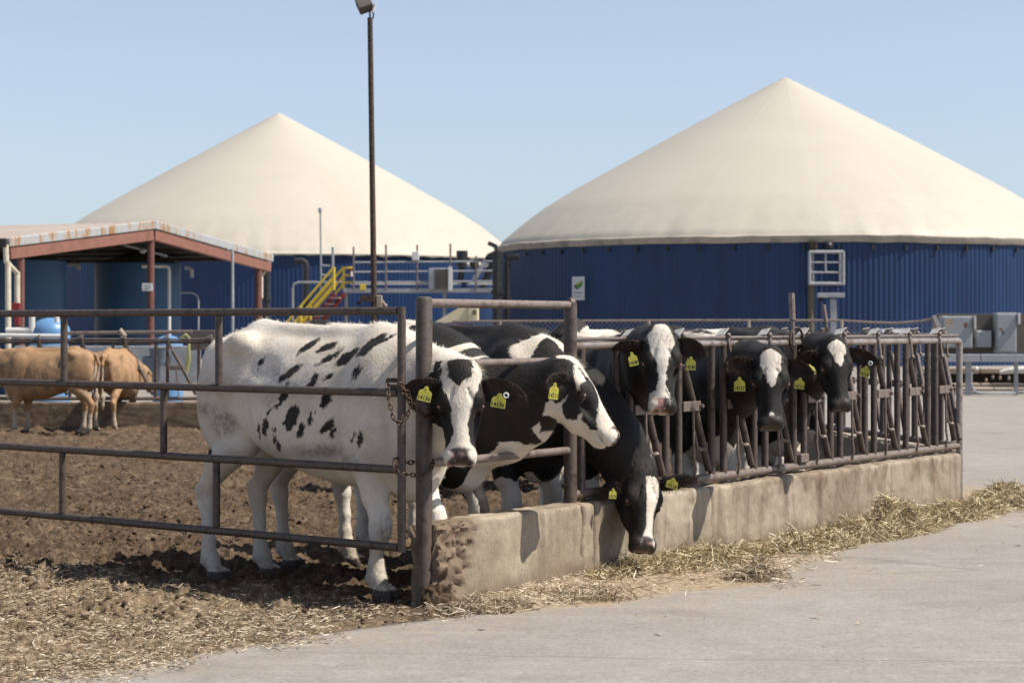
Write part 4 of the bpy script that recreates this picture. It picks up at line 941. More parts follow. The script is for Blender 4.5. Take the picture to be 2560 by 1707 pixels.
# ================================================================ chain-link fence along the far yard
def mesh_fence():
    Y = 40.0; zt = H + (816 - 801) / F * Y; x0 = at(1130, 800, Y).x; x1 = at(2336, 800, Y).x
    t = thing('chain_link_fence', 'sagging chain-link fence with a brown top rail in front of the nearer tank', 'chain-link fence', (x0, Y, G))
    b = MB(); pts = [(x0, Y, zt - 0.02), (at(1700, 0, Y).x, Y, zt)]
    for p_, y_ in ((2100, 801), (2180, 806), (2240, 808), (2300, 803), (2336, 797)): pts.append(tuple(at(p_, y_, Y)))
    b.tube(pts, 0.024, 8); b.build('top_rail', M['steel_pale'], t)
    for p_ in (1250, 1430, 1622, 1872, 2104, 2336):
        q_ = at(p_, 806, Y); b = MB(); b.tube([Vector((q_.x, Y, G)), Vector((q_.x, Y, zt + (0.0 if p_ < 2300 else 0.0)))], 0.035, 8); b.build('post', M['timber'], t)
    b = MB(); b.box(at(2342, 806, Y - 0.05), (0.07, 0.05, 0.28), (Vector((0.93, 0, 0.36)), Vector((0, 1, 0)), Vector((-0.36, 0, 0.93)))); b.build('corner_bracket', M['flap'], t)
    b = MB(); hgt = zt - G; p = 0.09; n = int((x1 - x0) / p)
    vs = []; fs = []; r = 0.0022
    for i in range(-int(hgt / p), n):
        for s in (1, -1):
            xa = x0 + i * p if s == 1 else x0 + i * p + hgt; xb = xa + s * hgt; za_, zb_ = G, zt
            lo, hi = max(min(xa, xb), x0), min(max(xa, xb), x1)
            if hi - lo < 0.05: continue
            def zz(x_): return za_ + (x_ - xa) / (xb - xa) * (zb_ - za_)
            d = Vector((1, 0, s)).normalized(); sd_ = Vector((-d.z, 0, d.x)) * r; o = len(vs)
            for c in (Vector((lo, Y + 0.01 * s, zz(lo))), Vector((hi, Y + 0.01 * s, zz(hi)))): vs += [c + sd_, c + Vector((0, r * 1.7, 0)), c - sd_]
            fs += [(o, o + 3, o + 4, o + 1), (o + 1, o + 4, o + 5, o + 2), (o + 2, o + 5, o + 3, o)]
    b.add(vs, fs); b.build('wire_mesh', M['galv'], t, False)
mesh_fence()
# ================================================================ electrical cabinets and steel rack on the right
def electrics():
    Y = 45.0; k = Y / F
    t = thing('backboard', 'weathered grey backboard carrying the electrical cabinets', 'board', at(2480, 985, Y + 0.2))
    b = MB(); b.box(at(2520, 834, Y + 0.25), (360 * k, 0.08, 100 * k), None, 0.005); b.build('board', M['grey_board'], t)
    for p_ in (2345, 2600):
        b = MB(); b.tube([at(p_, 786, Y + 0.35), Vector((at(p_, 0, Y).x, Y + 0.35, G))], 0.05, 8); b.build('post', M['galv'], t)
    for lab, x0, y0, x1, y1, h in (('wide grey electrical cabinet with a paper notice, left of the small one', 2355, 790, 2432, 870, 0.34), ('small pale grey electrical cabinet between the two big ones', 2442, 826, 2482, 868, 0.22), ('tall narrow grey electrical cabinet with a red handle mark, at the frame edge', 2492, 782, 2542, 882, 0.36)):
        c = at((x0 + x1) / 2, (y0 + y1) / 2, Y - h / 2); t = thing('electrical_cabinet', lab, 'electrical cabinet', at((x0 + x1) / 2, y1, Y), 'grey electrical cabinets on the backboard')
        b = MB(); b.box(c + Vector((0, 0.2, 0)), ((x1 - x0) * k, h, (y1 - y0) * k), None, 0.012); b.build('housing', M['grey_box'], t)
        b = MB(); b.box(c + Vector((0, 0.2 - h / 2 - 0.012, 0)), ((x1 - x0) * k * 0.9, 0.02, (y1 - y0) * k * 0.92), None, 0.006); dr = b.build('door', M['grey_box'], t)
        if x0 == 2355:
            b = MB(); b.box(at(2373, 807, Y - 0.34), (18 * k, 0.006, 22 * k)); b.build('notice', M['timber'], t)
            b = MB(); b.box(at(2414, 813, Y - 0.34), (8 * k, 0.03, 12 * k)); b.build('handle', M['red_post'], t)
            b = MB(); b.box(at(2436, 806, Y - 0.15), (4 * k, 0.2, 34 * k)); b.build('conduit', M['white_paint'], t)
        elif x0 == 2442:
            b = MB(); b.box(at(2452, 836, Y - 0.2), (3 * k, 0.03, 3 * k)); b.build('handle', M['ink'], t)
        else:
            b = MB(); b.box(at(2502, 823, Y - 0.36), (9 * k, 0.02, 5 * k)); b.build('handle', M['red_beam'], t)
            b = MB(); b.tube([at(2506, 826, Y - 0.38), at(2508, 836, Y - 0.38)], 0.02, 6); b.build('lever', M['ink'], t)
            b = MB(); b.box(at(2546, 796, Y - 0.15), (5 * k, 0.2, 28 * k)); b.build('conduit', M['white_paint'], t)
    Yr = 44.3; kr = Yr / F
    t = thing('steel_rack', 'low grey steel beam rack with a bent tube hoop below the cabinets', 'rack', at(2480, 985, Yr))
    for x0, x1 in ((2330, 2449), (2451, 2640)):
        b = MB(); b.box(at((x0 + x1) / 2, 895, Yr), ((x1 - x0) * kr, 0.12, 19 * kr), None, 0.008); b.build('beam', M['grey_box'], t)
    for p_, w in ((2421, 14), (2540, 9)):
        b = MB(); q_ = at(p_, 900, Yr + 0.1); b.box((q_ + Vector((q_.x, q_.y, G))) / 2, (w * kr, 0.09, q_.z - G), None, 0.005); b.build('leg', M['galv'], t)
    b = MB(); b.tube([at(2429, 930, Yr - 0.1), at(2428, 958, Yr - 0.1), at(2434, 975, Yr - 0.1), at(2446, 982, Yr - 0.1), at(2540, 983, Yr - 0.1)], 0.022, 8); b.build('hoop', M['galv'], t)
    Yb = 46.5; kb = Yb / F
    t = thing('block_row', 'rows of pale timbers and scrap lying behind the steel rack', 'timber stack', at(2480, 980, Yb))
    r_ = np.random.default_rng(2)
    for row, (yy, hh) in enumerate(((926, 13), (962, 9), (973, 8))):
        x_ = 2290.0
        while x_ < 2660:
            w = r_.uniform(14, 60) if row else r_.uniform(40, 110)
            b = MB(); b.box(at(x_ + w / 2, yy + r_.uniform(-1, 1), Yb - 0.3 * row), ((w - 3) * kb, 0.3, hh * kb), None, 0.02); b.build('timber', M['timber'], t); x_ += w
    b = MB(); b.box(at(2470, 946, Yb + 0.15), (400 * kb, 0.2, 26 * kb)); b.build('void_fill', M['dark_void'], t)  # near-black box painted in for the dark void between the timber rows
    for p_, y_ in ((2465, 950), (2522, 945), (2500, 944), (2482, 942)):
        b = MB(); b.ball(at(p_, y_, Yb - 0.12), (0.035, 0.03, 0.055), 10, 8); b.build('scrap', M['timber'], t)
    t = thing('white_pipe', 'white plastic pipe end lying on the timbers behind the rack', 'pipe', at(2520, 930, Yb - 0.5)); b = MB(); b.tube([at(2499, 931, Yb - 0.5), at(2520, 927, Yb - 0.5), at(2536, 925, Yb - 0.5), at(2600, 922, Yb - 0.5)], [0.04, 0.065, 0.075, 0.06], 12); b.build('pipe', M['white_paint'], t)
    b = MB(); b.ball(at(2440, 922, Yb - 0.4), (0.055, 0.05, 0.05), 12, 8); b.build('pipe_cap', M['white_paint'], t)
    # pump skid behind the headlock end
    t = thing('pump_skid', 'pale pump skid with pipes behind the end headlocks', 'pump', at(2250, 870, 43)); 
    b = MB(); b.box(at(2235, 838, 43), (80 / F * 43, 0.5, 26 / F * 43), None, 0.05); b.tube([at(2190, 826, 43), at(2275, 824, 43)], 0.03, 8); b.build('housing', M['galv'], t)
    b = MB(); b.tube([at(2278, 832, 42.8), at(2278, 930, 42.8)], 0.05, 8); b.tube([at(2278, 838, 42.8), at(2330, 838, 42.8)], 0.035, 8); b.tube([at(2278, 886, 42.8), at(2330, 888, 42.8)], 0.03, 8); b.build('pipe', M['galv'], t)
electrics()
def machine():
    Y = 46.0; k = Y / F; t = thing('loader_arm', 'cream painted conveyor head standing behind the black cow backs', 'machine', at(1165, 880, Y))
    b = MB(); b.box(at(1183, 784, Y), (28 * k, 0.35, 42 * k), None, 0.03); b.build('head', M['machine'], t)
    b = MB(); b.box(at(1186, 781, Y - 0.19), (9 * k, 0.02, 11 * k)); b.build('hatch', M['tank_top'], t)
    b = MB(); b.prism([at(1085, 806, Y - 0.12), at(1170, 806, Y - 0.12), at(1172, 764, Y - 0.12), at(1150, 768, Y - 0.12)], (0, 0.24, 0)); b.build('arm', M['machine'], t)
    b = MB(); b.box(at(1150, 850, Y + 0.1), (70 * k, 0.5, 80 * k), None, 0.02); b.build('base', M['red_post'], t)
machine()
# ================================================================ cattle: one continuous surface each, meshed from a smooth distance field
class Vol:
    def __init__(s, lo, hi, res):
        s.lo = np.array(lo, float); s.res = res; n = np.ceil((np.array(hi) - s.lo) / res).astype(int) + 1
        s.n = n; s.ax = [s.lo[i] + res * np.arange(n[i]) for i in range(3)]; s.D = np.full(n, 0.5, np.float32)
    def blk(s, lo, hi):
        i0 = np.clip(np.floor((np.array(lo) - s.lo) / s.res).astype(int), 0, s.n); i1 = np.clip(np.ceil((np.array(hi) - s.lo) / s.res).astype(int) + 1, 0, s.n)
        sl = tuple(slice(a, b) for a, b in zip(i0, i1))
        return sl, np.meshgrid(*[s.ax[k][sl[k]] for k in range(3)], indexing='ij')
    def put(s, sl, d, k, sub=False):
        D = s.D[sl]
        if sub:
            d = -d; h = np.maximum(k - np.abs(D - d), 0) / k; s.D[sl] = np.maximum(D, d) + h * h * k / 4
        else:
            h = np.maximum(k - np.abs(D - d), 0) / k; s.D[sl] = np.minimum(D, d) - h * h * k / 4
    def cap(s, p, r0, q, r1, k=0.05, sub=False):
        p = np.array(p, float); q = np.array(q, float); m = max(r0, r1) + k + 0.03
        sl, (X, Y, Z_) = s.blk(np.minimum(p, q) - m, np.maximum(p, q) + m)
        if X.size == 0: return
        e = q - p; L2 = (e * e).sum() + 1e-9
        t = np.clip(((X - p[0]) * e[0] + (Y - p[1]) * e[1] + (Z_ - p[2]) * e[2]) / L2, 0, 1)
        d = np.sqrt((X - p[0] - t * e[0]) ** 2 + (Y - p[1] - t * e[1]) ** 2 + (Z_ - p[2] - t * e[2]) ** 2) - (r0 + (r1 - r0) * t)
        s.put(sl, d.astype(np.float32), k, sub)
    def chain(s, pts, k=0.05):
        for (p, r), (q, r2) in zip(pts, pts[1:]): s.cap(p, r, q, r2, k)
    def ell(s, c, r, k=0.05, R=None, sub=False):
        c = np.array(c, float); r = np.array(r, float); m = r.max() + k + 0.03
        sl, (X, Y, Z_) = s.blk(c - m, c + m)
        if X.size == 0: return
        dx, dy, dz = X - c[0], Y - c[1], Z_ - c[2]
        if R is not None:
            R = np.array(R); dx, dy, dz = (R[0, 0] * dx + R[0, 1] * dy + R[0, 2] * dz, R[1, 0] * dx + R[1, 1] * dy + R[1, 2] * dz, R[2, 0] * dx + R[2, 1] * dy + R[2, 2] * dz)
        k0 = np.sqrt((dx / r[0]) ** 2 + (dy / r[1]) ** 2 + (dz / r[2]) ** 2); k1 = np.sqrt((dx / r[0] ** 2) ** 2 + (dy / r[1] ** 2) ** 2 + (dz / r[2] ** 2) ** 2) + 1e-6
        s.put(sl, (k0 * (k0 - 1) / k1).astype(np.float32), k, sub)
    def mesh(s):
        D = s.D; n = D.shape; ins = D < 0
        c = np.zeros(tuple(a - 1 for a in n), np.uint8)
        for i in (0, 1):
            for j in (0, 1):
                for k in (0, 1): c += ins[i:n[0] - 1 + i, j:n[1] - 1 + j, k:n[2] - 1 + k]
        cell = np.argwhere((c > 0) & (c < 8)); idx = -np.ones(c.shape, np.int64); idx[tuple(cell.T)] = np.arange(len(cell))
        acc = np.zeros((len(cell), 3)); cnt = np.zeros(len(cell))
        cor = [(i, j, k) for i in (0, 1) for j in (0, 1) for k in (0, 1)]
        val = {q: D[cell[:, 0] + q[0], cell[:, 1] + q[1], cell[:, 2] + q[2]].astype(float) for q in cor}
        for a in range(3):
            for q in cor:
                if q[a]: continue
                w = list(q); w[a] = 1; w = tuple(w); va, vb = val[q], val[w]; x = (va < 0) != (vb < 0)
                t = np.where(x, va / np.where(x, va - vb, 1), 0)
                p = np.array(q, float)[None] + np.eye(3)[a][None] * t[:, None]; acc += p * x[:, None]; cnt += x
        V = s.lo + (cell + acc / cnt[:, None]) * s.res
        F_ = []
        for a in range(3):
            b, d = (a + 1) % 3, (a + 2) % 3
            sl0 = [slice(None)] * 3; sl1 = [slice(None)] * 3; sl0[a] = slice(0, -1); sl1[a] = slice(1, None)
            e = np.argwhere(ins[tuple(sl0)] != ins[tuple(sl1)])
            e = e[(e[:, b] > 0) & (e[:, d] > 0) & (e[:, b] < n[b] - 1) & (e[:, d] < n[d] - 1)]
            def g(ob, od):
                m_ = e.copy(); m_[:, b] += ob; m_[:, d] += od; return idx[tuple(m_.T)]
            q = np.stack([g(-1, -1), g(0, -1), g(0, 0), g(-1, 0)], -1); fl = ins[tuple(e.T)]
            F_.append(np.where(fl[:, None], q, q[:, ::-1]))
        F_ = np.concatenate(F_)
        F_ = F_[(F_ >= 0).all(1)]
        # light smoothing
        for _ in range(2):
            A = np.zeros_like(V); N = np.zeros(len(V))
            for i in range(4):
                np.add.at(A, F_[:, i], V[F_[:, (i + 1) % 4]]); np.add.at(N, F_[:, i], 1)
            V = V * 0.5 + 0.5 * A / np.maximum(N, 1)[:, None]
        return V, F_
def frame3(n, d):
    n = Vector(n).normalized(); d = Vector(d); d = (d - n * d.dot(n)).normalized(); return n, d.cross(n), d
TX = np.array([-0.03, 0.06, 0.18, 0.33, 0.50, 0.70, 0.95, 1.18, 1.35, 1.50, 1.62, 1.71])
TT = np.array([1.30, 1.375, 1.42, 1.455, 1.425, 1.395, 1.39, 1.415, 1.43, 1.38, 1.27, 1.15])
TB = np.array([0.98, 0.88, 0.82, 0.79, 0.73, 0.66, 0.60, 0.575, 0.575, 0.56, 0.60, 0.75])
TW = np.array([0.13, 0.18, 0.215, 0.238, 0.250, 0.275, 0.288, 0.268, 0.24, 0.21, 0.165, 0.10])
def smooth_interp(x, xs, ys):
    dx = np.diff(xs); m = np.zeros(len(xs)); s_ = np.diff(ys) / dx; m[1:-1] = (s_[:-1] * dx[1:] + s_[1:] * dx[:-1]) / (dx[:-1] + dx[1:]); m[0], m[-1] = s_[0], s_[-1]
    i = np.clip(np.searchsorted(xs, x) - 1, 0, len(xs) - 2); t = (np.clip(x, xs[0], xs[-1]) - xs[i]) / dx[i]
    return (2 * t ** 3 - 3 * t ** 2 + 1) * ys[i] + (t ** 3 - 2 * t ** 2 + t) * dx[i] * m[i] + (-2 * t ** 3 + 3 * t ** 2) * ys[i + 1] + (t ** 3 - t ** 2) * dx[i] * m[i + 1]
def coat_material(name, dark, light, dirt=(0.14, 0.10, 0.07)):
    m = bpy.data.materials.new(name); nt, bs = nodes_of(m)
    bs.inputs['Roughness'].default_value = 0.62; bs.inputs['Specular IOR Level'].default_value = 0.24
    bs.inputs['Sheen Weight'].default_value = 0.03; bs.inputs['Sheen Roughness'].default_value = 0.4; bs.inputs['Sheen Tint'].default_value = (0.9, 0.85, 0.8, 1)
    v = texco(nt, 'Object'); f1 = noise_n(nt, v, 38, 5, 0.7, 0.3); hv = texco(nt, 'Object', (26, 26, 8)); f2 = noise_n(nt, hv, 4.0, 4, 0.7, 0.6); f3 = noise_n(nt, v, 3.2, 5, 0.6, 0.4)
    at_ = lambda n_: mk(nt, 'Attribute', attribute_name=n_).outputs['Fac']
    c = math_n(nt, 'ADD', at_('coat'), math_n(nt, 'ADD', math_n(nt, 'MULTIPLY', math_n(nt, 'SUBTRACT', f1, 0.5), 0.016), math_n(nt, 'MULTIPLY', math_n(nt, 'SUBTRACT', f2, 0.5), 0.022)))
    fac = ramp(nt, math_n(nt, 'MULTIPLY_ADD', c, 40.0, 0.5, clamp=True), [(0.35, (0, 0, 0)), (0.65, (1, 1, 1))])
    dk = mixc(nt, f3, dark, tuple(min(1, x * 2.0 + 0.002) for x in dark)); dk = mixc(nt, math_n(nt, 'MULTIPLY', f2, 0.45), dk, tuple(min(1, x * 3.2 + 0.004) for x in dark))
    lt = mixc(nt, ramp(nt, f3, [(0.4, (0, 0, 0)), (0.75, (1, 1, 1))]), light, (light[0] * 0.86, light[1] * 0.80, light[2] * 0.70)); lt = mixc(nt, math_n(nt, 'MULTIPLY', ramp(nt, f2, [(0.35, (0, 0, 0)), (0.7, (1, 1, 1))]), 0.30), lt, (light[0] * 0.62, light[1] * 0.58, light[2] * 0.52))
    col = mixc(nt, fac, dk, lt)
    df = math_n(nt, 'MULTIPLY', at_('dirt'), ramp(nt, math_n(nt, 'ADD', math_n(nt, 'MULTIPLY', f3, 0.55), math_n(nt, 'MULTIPLY', f1, 0.45)), [(0.38, (0, 0, 0)), (0.62, (1, 1, 1))]))
    col = mixc(nt, df, col, dirt)
    sk = at_('skin'); mt = noise_n(nt, v, 26, 4, 0.6, 0.4)
    col = mixc(nt, sk, col, ramp(nt, math_n(nt, 'ADD', mt, math_n(nt, 'MULTIPLY', at_('pink'), 0.25)), [(0.48, (0.035, 0.028, 0.026)), (0.58, (0.09, 0.065, 0.055)), (0.66, (0.42, 0.24, 0.20))]))
    col = mixc(nt, at_('inner'), col, (0.050, 0.033, 0.026)); col = mixc(nt, at_('hoof'), col, (0.055, 0.042, 0.034))
    nt.links.new(col, bs.inputs['Base Color'])
    nt.links.new(math_n(nt, 'SUBTRACT', 0.62, math_n(nt, 'MULTIPLY', sk, 0.30)), bs.inputs['Roughness'])
    bump_n(nt, math_n(nt, 'ADD', f2, math_n(nt, 'MULTIPLY', f1, 0.8)), bs, 0.5, 0.008)
    return m
M['coat'] = coat_material('black_and_white_coat', (0.0058, 0.0050, 0.0046), (0.84, 0.78, 0.70))
M['coat_tan'] = coat_material('tan_coat', (0.215, 0.130, 0.068), (0.56, 0.45, 0.34))
M['eye'] = bpy.data.materials.new('dark_wet_eye'); _nt, _bs = nodes_of(M['eye']); _bs.inputs['Base Color'].default_value = (0.012, 0.008, 0.006, 1); _bs.inputs['Roughness'].default_value = 0.12
M['eye_rim'] = mat('pinkish_eye_rim', (0.26, 0.15, 0.13), (0.36, 0.22, 0.19), 30, 0.25)
def text_mesh(txt, size):
    cu = bpy.data.curves.new('digits', 'FONT'); cu.body = txt; cu.size = size; cu.align_x = 'CENTER'; cu.align_y = 'CENTER'; cu.extrude = 0.0; cu.resolution_u = 3; cu.offset = 0.02 * size
    ob = bpy.data.objects.new('digits', cu); C.objects.link(ob); dg = bpy.context.evaluated_depsgraph_get()
    me = ob.evaluated_get(dg).to_mesh(); V = [tuple(v.co) for v in me.vertices]; F_ = [tuple(p.vertices) for p in me.polygons]
    bpy.data.objects.remove(ob); bpy.data.curves.remove(cu); return V, F_
def ear_tag(root, base, c, w, h, rot, yaw, num, button=None):
    # base: root origin; c: world centre of the body of the tag; rot: in-plane tilt (deg, + is anticlockwise); yaw: turn about its own upright
    to = (Vector((0, 0, H)) - c).normalized(); right = Z.cross(to).normalized() ; up = to.cross(right)
    a = math.radians(rot); r_ = right * math.cos(a) + up * math.sin(a); u_ = up * math.cos(a) - right * math.sin(a)
    y_ = math.radians(yaw); nn = to * math.cos(y_) + r_ * math.sin(y_); r_ = r_ * math.cos(y_) - to * math.sin(y_)
    w *= 0.90; h *= 0.90
    P = lambda x, y, o=0.0: c + r_ * (x * w) + u_ * (y * h) + nn * o
    out = [(-0.5, -0.46), (-0.46, -0.5), (0.46, -0.5), (0.5, -0.46), (0.48, 0.10), (0.38, 0.20), (0.20, 0.28), (0.14, 0.44), (0.07, 0.5), (-0.07, 0.5), (-0.14, 0.44), (-0.20, 0.28), (-0.38, 0.20), (-0.48, 0.10)]
    b = MB(); b.prism([P(x, y, -0.001) for x, y in out], nn * 0.0022); t = b.build('ear_tag', M['tag'], root, False)
    V, F_ = text_mesh(num, 1.0); V = np.array(V); V[:, :2] -= (V[:, :2].max(0) + V[:, :2].min(0)) / 2; sx_, sy_ = np.ptp(V[:, 0]), np.ptp(V[:, 1])
    b = MB(); b.add([P(x / sx_ * 0.86, y / sy_ * 0.30 - 0.27, 0.0019) for x, y, _ in V], F_); d = b.build('tag_number', M['ink'], t, False)
    b = MB()
    for yy, ww in ((0.14, 0.34), (0.06, 0.66), (-0.02, 0.6)): b.add([P(-ww / 2, yy - 0.012, 0.0017), P(ww / 2, yy - 0.012, 0.0017), P(ww / 2, yy + 0.012, 0.0017), P(-ww / 2, yy + 0.012, 0.0017)], [(0, 1, 2, 3)])
    b.build('fine_print', M['tag_fine'], t, False)
    b = MB(); b.tube([P(0, 0.40, 0.001), P(0, 0.40, 0.005)], 0.006, 10); b.build('stud', M['tag'], t)
    if button is not None:
        b = MB(); q = []
        for k in range(17): an = 2 * math.pi * k / 16; q.append(button + right * (0.0115 * math.cos(an)) + up * (0.0115 * math.sin(an)))
        b.tube(q, 0.0042, 8, False); b.build('ear_button', M['button'], root)
def px_poly(pl, pts): return [(x, z) for x, z in (pl(p) for p in pts)]
def make_cow(name, label, group, root_xy, heading, head, res=0.011, scale=1.0, hoof=None, coat=None, ears=(), tags=(), mat_='coat', neck_mid=None, tail=None, hair=0, dirt=None, skin_pink=0.0, lenx=1.0, eyes=True, drop=0.0, headscale=1.0, ear_in=0.9):
    th = math.atan2(heading[1], heading[0]); base = Vector((root_xy[0], root_xy[1], G - drop))
    fx = Vector((math.cos(th), math.sin(th), 0)); fy = Vector((-math.sin(th), math.cos(th), 0))
    w2l = lambda p: np.array([(Vector(p) - base).dot(fx), (Vector(p) - base).dot(fy), p[2] - base.z]) / scale
    hn, hs, hd = (Vector(a) for a in frame3(head[1], head[2])); ho = w2l(head[0])
    rot = lambda v: np.array([v.dot(fx), v.dot(fy), v.z])
    HR = np.stack([rot(hn), rot(hs), rot(hd)]); hsc = headscale / scale   # rows: head axes in cow space
    h2l = lambda n, s_, d: ho + (HR[0] * n + HR[1] * s_ + HR[2] * d) * hsc
    lo = np.minimum([-0.22, -0.46, -0.04], ho - 0.62); hi = np.maximum([1.9, 0.46, 1.56], ho + 0.62); lo[2] = max(lo[2], -0.04)
    vol = Vol(lo, hi, res)
    # trunk
    X1 = vol.ax[0] / lenx; k_ = (X1 > -0.2) & (X1 < 1.9); i0, i1 = np.where(k_)[0][[0, -1]]; X1 = X1[i0:i1 + 1]
    top, bot, wid = (smooth_interp(X1, TX, T_) for T_ in (TT, TB, TW)); zc = (top + bot) / 2; hh = (top - bot) / 2
    yy, zz = np.meshgrid(vol.ax[1], vol.ax[2], indexing='ij')
    zn = (zz[None] - zc[:, None, None]) / hh[:, None, None]; g_ = 1.04 - 0.20 * np.clip(zn, -1, 1) - 0.10 * np.clip(zn, 0, 1) ** 2
    rad = (np.abs(yy[None] / (wid[:, None, None] * g_)) ** 2.25 + np.abs(zn) ** 2.25) ** (1 / 2.25)
    d = (rad - 1) * np.minimum(wid, hh)[:, None, None] * 0.95
    for e in (TX[0] - X1, X1 - TX[-1]):
        e = e[:, None, None] + 0 * d; h_ = np.maximum(0.16 - np.abs(d - e), 0) / 0.16; d = np.maximum(d, e) + h_ * h_ * 0.04
    vol.put((slice(i0, i1 + 1), slice(None), slice(None)), d.astype(np.float32), 0.05)
    lx = lambda x: x * lenx
    hoof = hoof or dict(RH=(0.16, -0.15), LH=(0.32, 0.15), RF=(1.42, -0.15), LF=(1.50, 0.13))
    for sg in (-1, 1):
        vol.ell((lx(0.19), sg * 0.135, 1.01), (0.22, 0.105, 0.31), 0.08); vol.ell((lx(1.37), sg * 0.155, 1.02), (0.17, 0.105, 0.32), 0.08)
        vol.ell((lx(0.36), sg * 0.185, 1.345), (0.075, 0.045, 0.045), 0.10); vol.cap((lx(0.01), sg * 0.085, 1.25), 0.045, (lx(0.06), sg * 0.08, 1.29), 0.04, 0.08); vol.cap((lx(0.36), sg * 0.18, 1.34), 0.03, (lx(0.05), sg * 0.09, 1.29), 0.03, 0.08)
        vol.ell((lx(0.57), sg * 0.30, 1.25), (0.13, 0.075, 0.085), 0.09, sub=True); vol.cap((lx(1.165), sg * 0.315, 1.22), 0.032, (lx(1.19), sg * 0.285, 0.72), 0.028, 0.06, sub=True)
        vol.cap((lx(0.47), sg * 0.300, 1.12), 0.026, (lx(0.50), sg * 0.262, 0.84), 0.026, 0.05, sub=True); vol.cap((lx(1.50), sg * 0.245, 1.20), 0.02, (lx(1.56), sg * 0.215, 0.85), 0.02, 0.05, sub=True)
        for rb in (0.72, 0.80, 0.88, 0.96, 1.04): vol.cap((lx(rb), sg * 0.308, 1.16), 0.012, (lx(rb - 0.06), sg * 0.318, 0.80), 0.012, 0.025, sub=True)
    vol.cap((lx(0.34), 0, 1.43), 0.03, (lx(1.25), 0, 1.395), 0.03, 0.08)
    for key, sg in (('RH', -1), ('LH', 1)):
        hx, hy = hoof[key]; hx = lx(hx); y0 = sg * 0.15
        Lp = lambda t: y0 + (hy - y0) * t
        vol.chain([((lx(0.24), y0, 0.98), 0.115), ((lx(0.37) * 0.6 + (hx + 0.15) * 0.4, Lp(0.3), 0.80), 0.105), (((hx - 0.085) * 0.6 + (hx + 0.12) * 0.4, Lp(0.55), 0.63), 0.068), ((hx - 0.085, Lp(0.75), 0.51), 0.050), ((hx - 0.075, Lp(0.85), 0.44), 0.046), ((hx - 0.06, Lp(0.92), 0.32), 0.034), ((hx - 0.055, Lp(0.96), 0.22), 0.035), ((hx - 0.045, hy, 0.15), 0.044), ((hx - 0.03, hy, 0.12), 0.044), ((hx + 0.005, hy, 0.07), 0.038)], 0.022)
        vol.cap((hx - 0.125, Lp(0.75), 0.535), 0.022, (hx - 0.07, Lp(0.75), 0.46), 0.03, 0.04)
    for key, sg in (('RF', -1), ('LF', 1)):
        fx_, hy = hoof[key]; fx_ = lx(fx_); y0 = sg * 0.16; ex = lx(1.30) * 0.75 + fx_ * 0.25
        vol.chain([((lx(1.38), y0, 0.92), 0.12), ((ex, y0, 0.70), 0.090), ((ex * 0.55 + fx_ * 0.45, y0 * 0.6 + hy * 0.4, 0.55), 0.068), ((fx_ - 0.012, hy, 0.45), 0.053), ((fx_ - 0.004, hy, 0.40), 0.058), ((fx_ - 0.008, hy, 0.36), 0.053), ((fx_ - 0.025, hy, 0.29), 0.037), ((fx_ - 0.034, hy, 0.20), 0.037), ((fx_ - 0.035, hy, 0.15), 0.046), ((fx_ - 0.022, hy, 0.11), 0.045), ((fx_ + 0.008, hy, 0.07), 0.039)], 0.022)
    for key in hoof:
        hx, hy = hoof[key]; hx = lx(hx)
        for o in (-1, 1):
            vol.ell((hx + 0.035, hy + o * 0.030, 0.030), (0.072, 0.031, 0.058), 0.012); vol.ell((hx - 0.075, hy + o * 0.025, 0.115), (0.016, 0.014, 0.022), 0.015)
    # neck
    def Nk(a, ra, b, rb, mid=None, rm=None, k=0.10):
        a = np.array(a, float); b = np.array(b, float); m = (a + b) / 2 if mid is None else np.array(mid)
        q = [(a, ra)]
        for t in (0.25, 0.5, 0.75): q.append(((1 - t) ** 2 * a + 2 * t * (1 - t) * (2 * m - (a + b) / 2) + t * t * b, ra + (rb - ra) * t))
        vol.chain(q + [(b, rb)], k)
    mo = np.zeros(3) if neck_mid is None else np.array(neck_mid)
    for a, ra, b, rb in (((lx(1.28), 0, 1.32), 0.10, h2l(0.01, 0, -0.11), 0.085), ((lx(1.44), 0, 1.10), 0.19, h2l(0.05, 0, -0.16), 0.10), ((lx(1.52), 0, 0.86), 0.15, h2l(0.11, 0, -0.22), 0.075)):
        a_ = np.array(a); b_ = np.array(b); Nk(a_, ra, b_, rb, (a_ + b_) / 2 + mo, None, 0.09)
    vol.cap((lx(1.56), 0, 0.80), 0.10, (lx(1.50), 0, 0.62), 0.085, 0.09)                   # brisket
    # tail
    tl = tail or [(-0.04, 0, 1.33), (-0.085, 0.0, 1.18), (-0.09, 0.0, 0.90), (-0.08, 0.0, 0.72)]
    vol.chain([((lx(0.14), 0, 1.365), 0.035)] + [(p, r) for p, r in zip(tl, (0.032, 0.026, 0.020, 0.017))], 0.03)
    e = np.array(tl[-1]); vol.chain([(e, 0.022), (e + [0.0, 0, -0.10], 0.045), (e + [0.01, 0, -0.24], 0.030), (e + [0.02, 0, -0.34], 0.008)], 0.03)
    # head
    RH_ = HR
    E = lambda n, s_, d_, r, k=0.03, sub=False: vol.ell(h2l(n, s_, d_), np.array(r) * hsc, k * hsc, RH_, sub)
    Cp = lambda a, ra, b, rb, k=0.03, sub=False: vol.cap(h2l(*a), ra * hsc, h2l(*b), rb * hsc, k * hsc, sub)
    E(0.10, 0, -0.09, (0.14, 0.098, 0.09)); E(0.02, 0, -0.055, (0.06, 0.062, 0.05), 0.05); E(0.13, 0, -0.060, (0.14, 0.112, 0.056), 0.04)
    Cp((0.20, 0, -0.082), 0.075, (0.40, 0, -0.082), 0.054, 0.04)
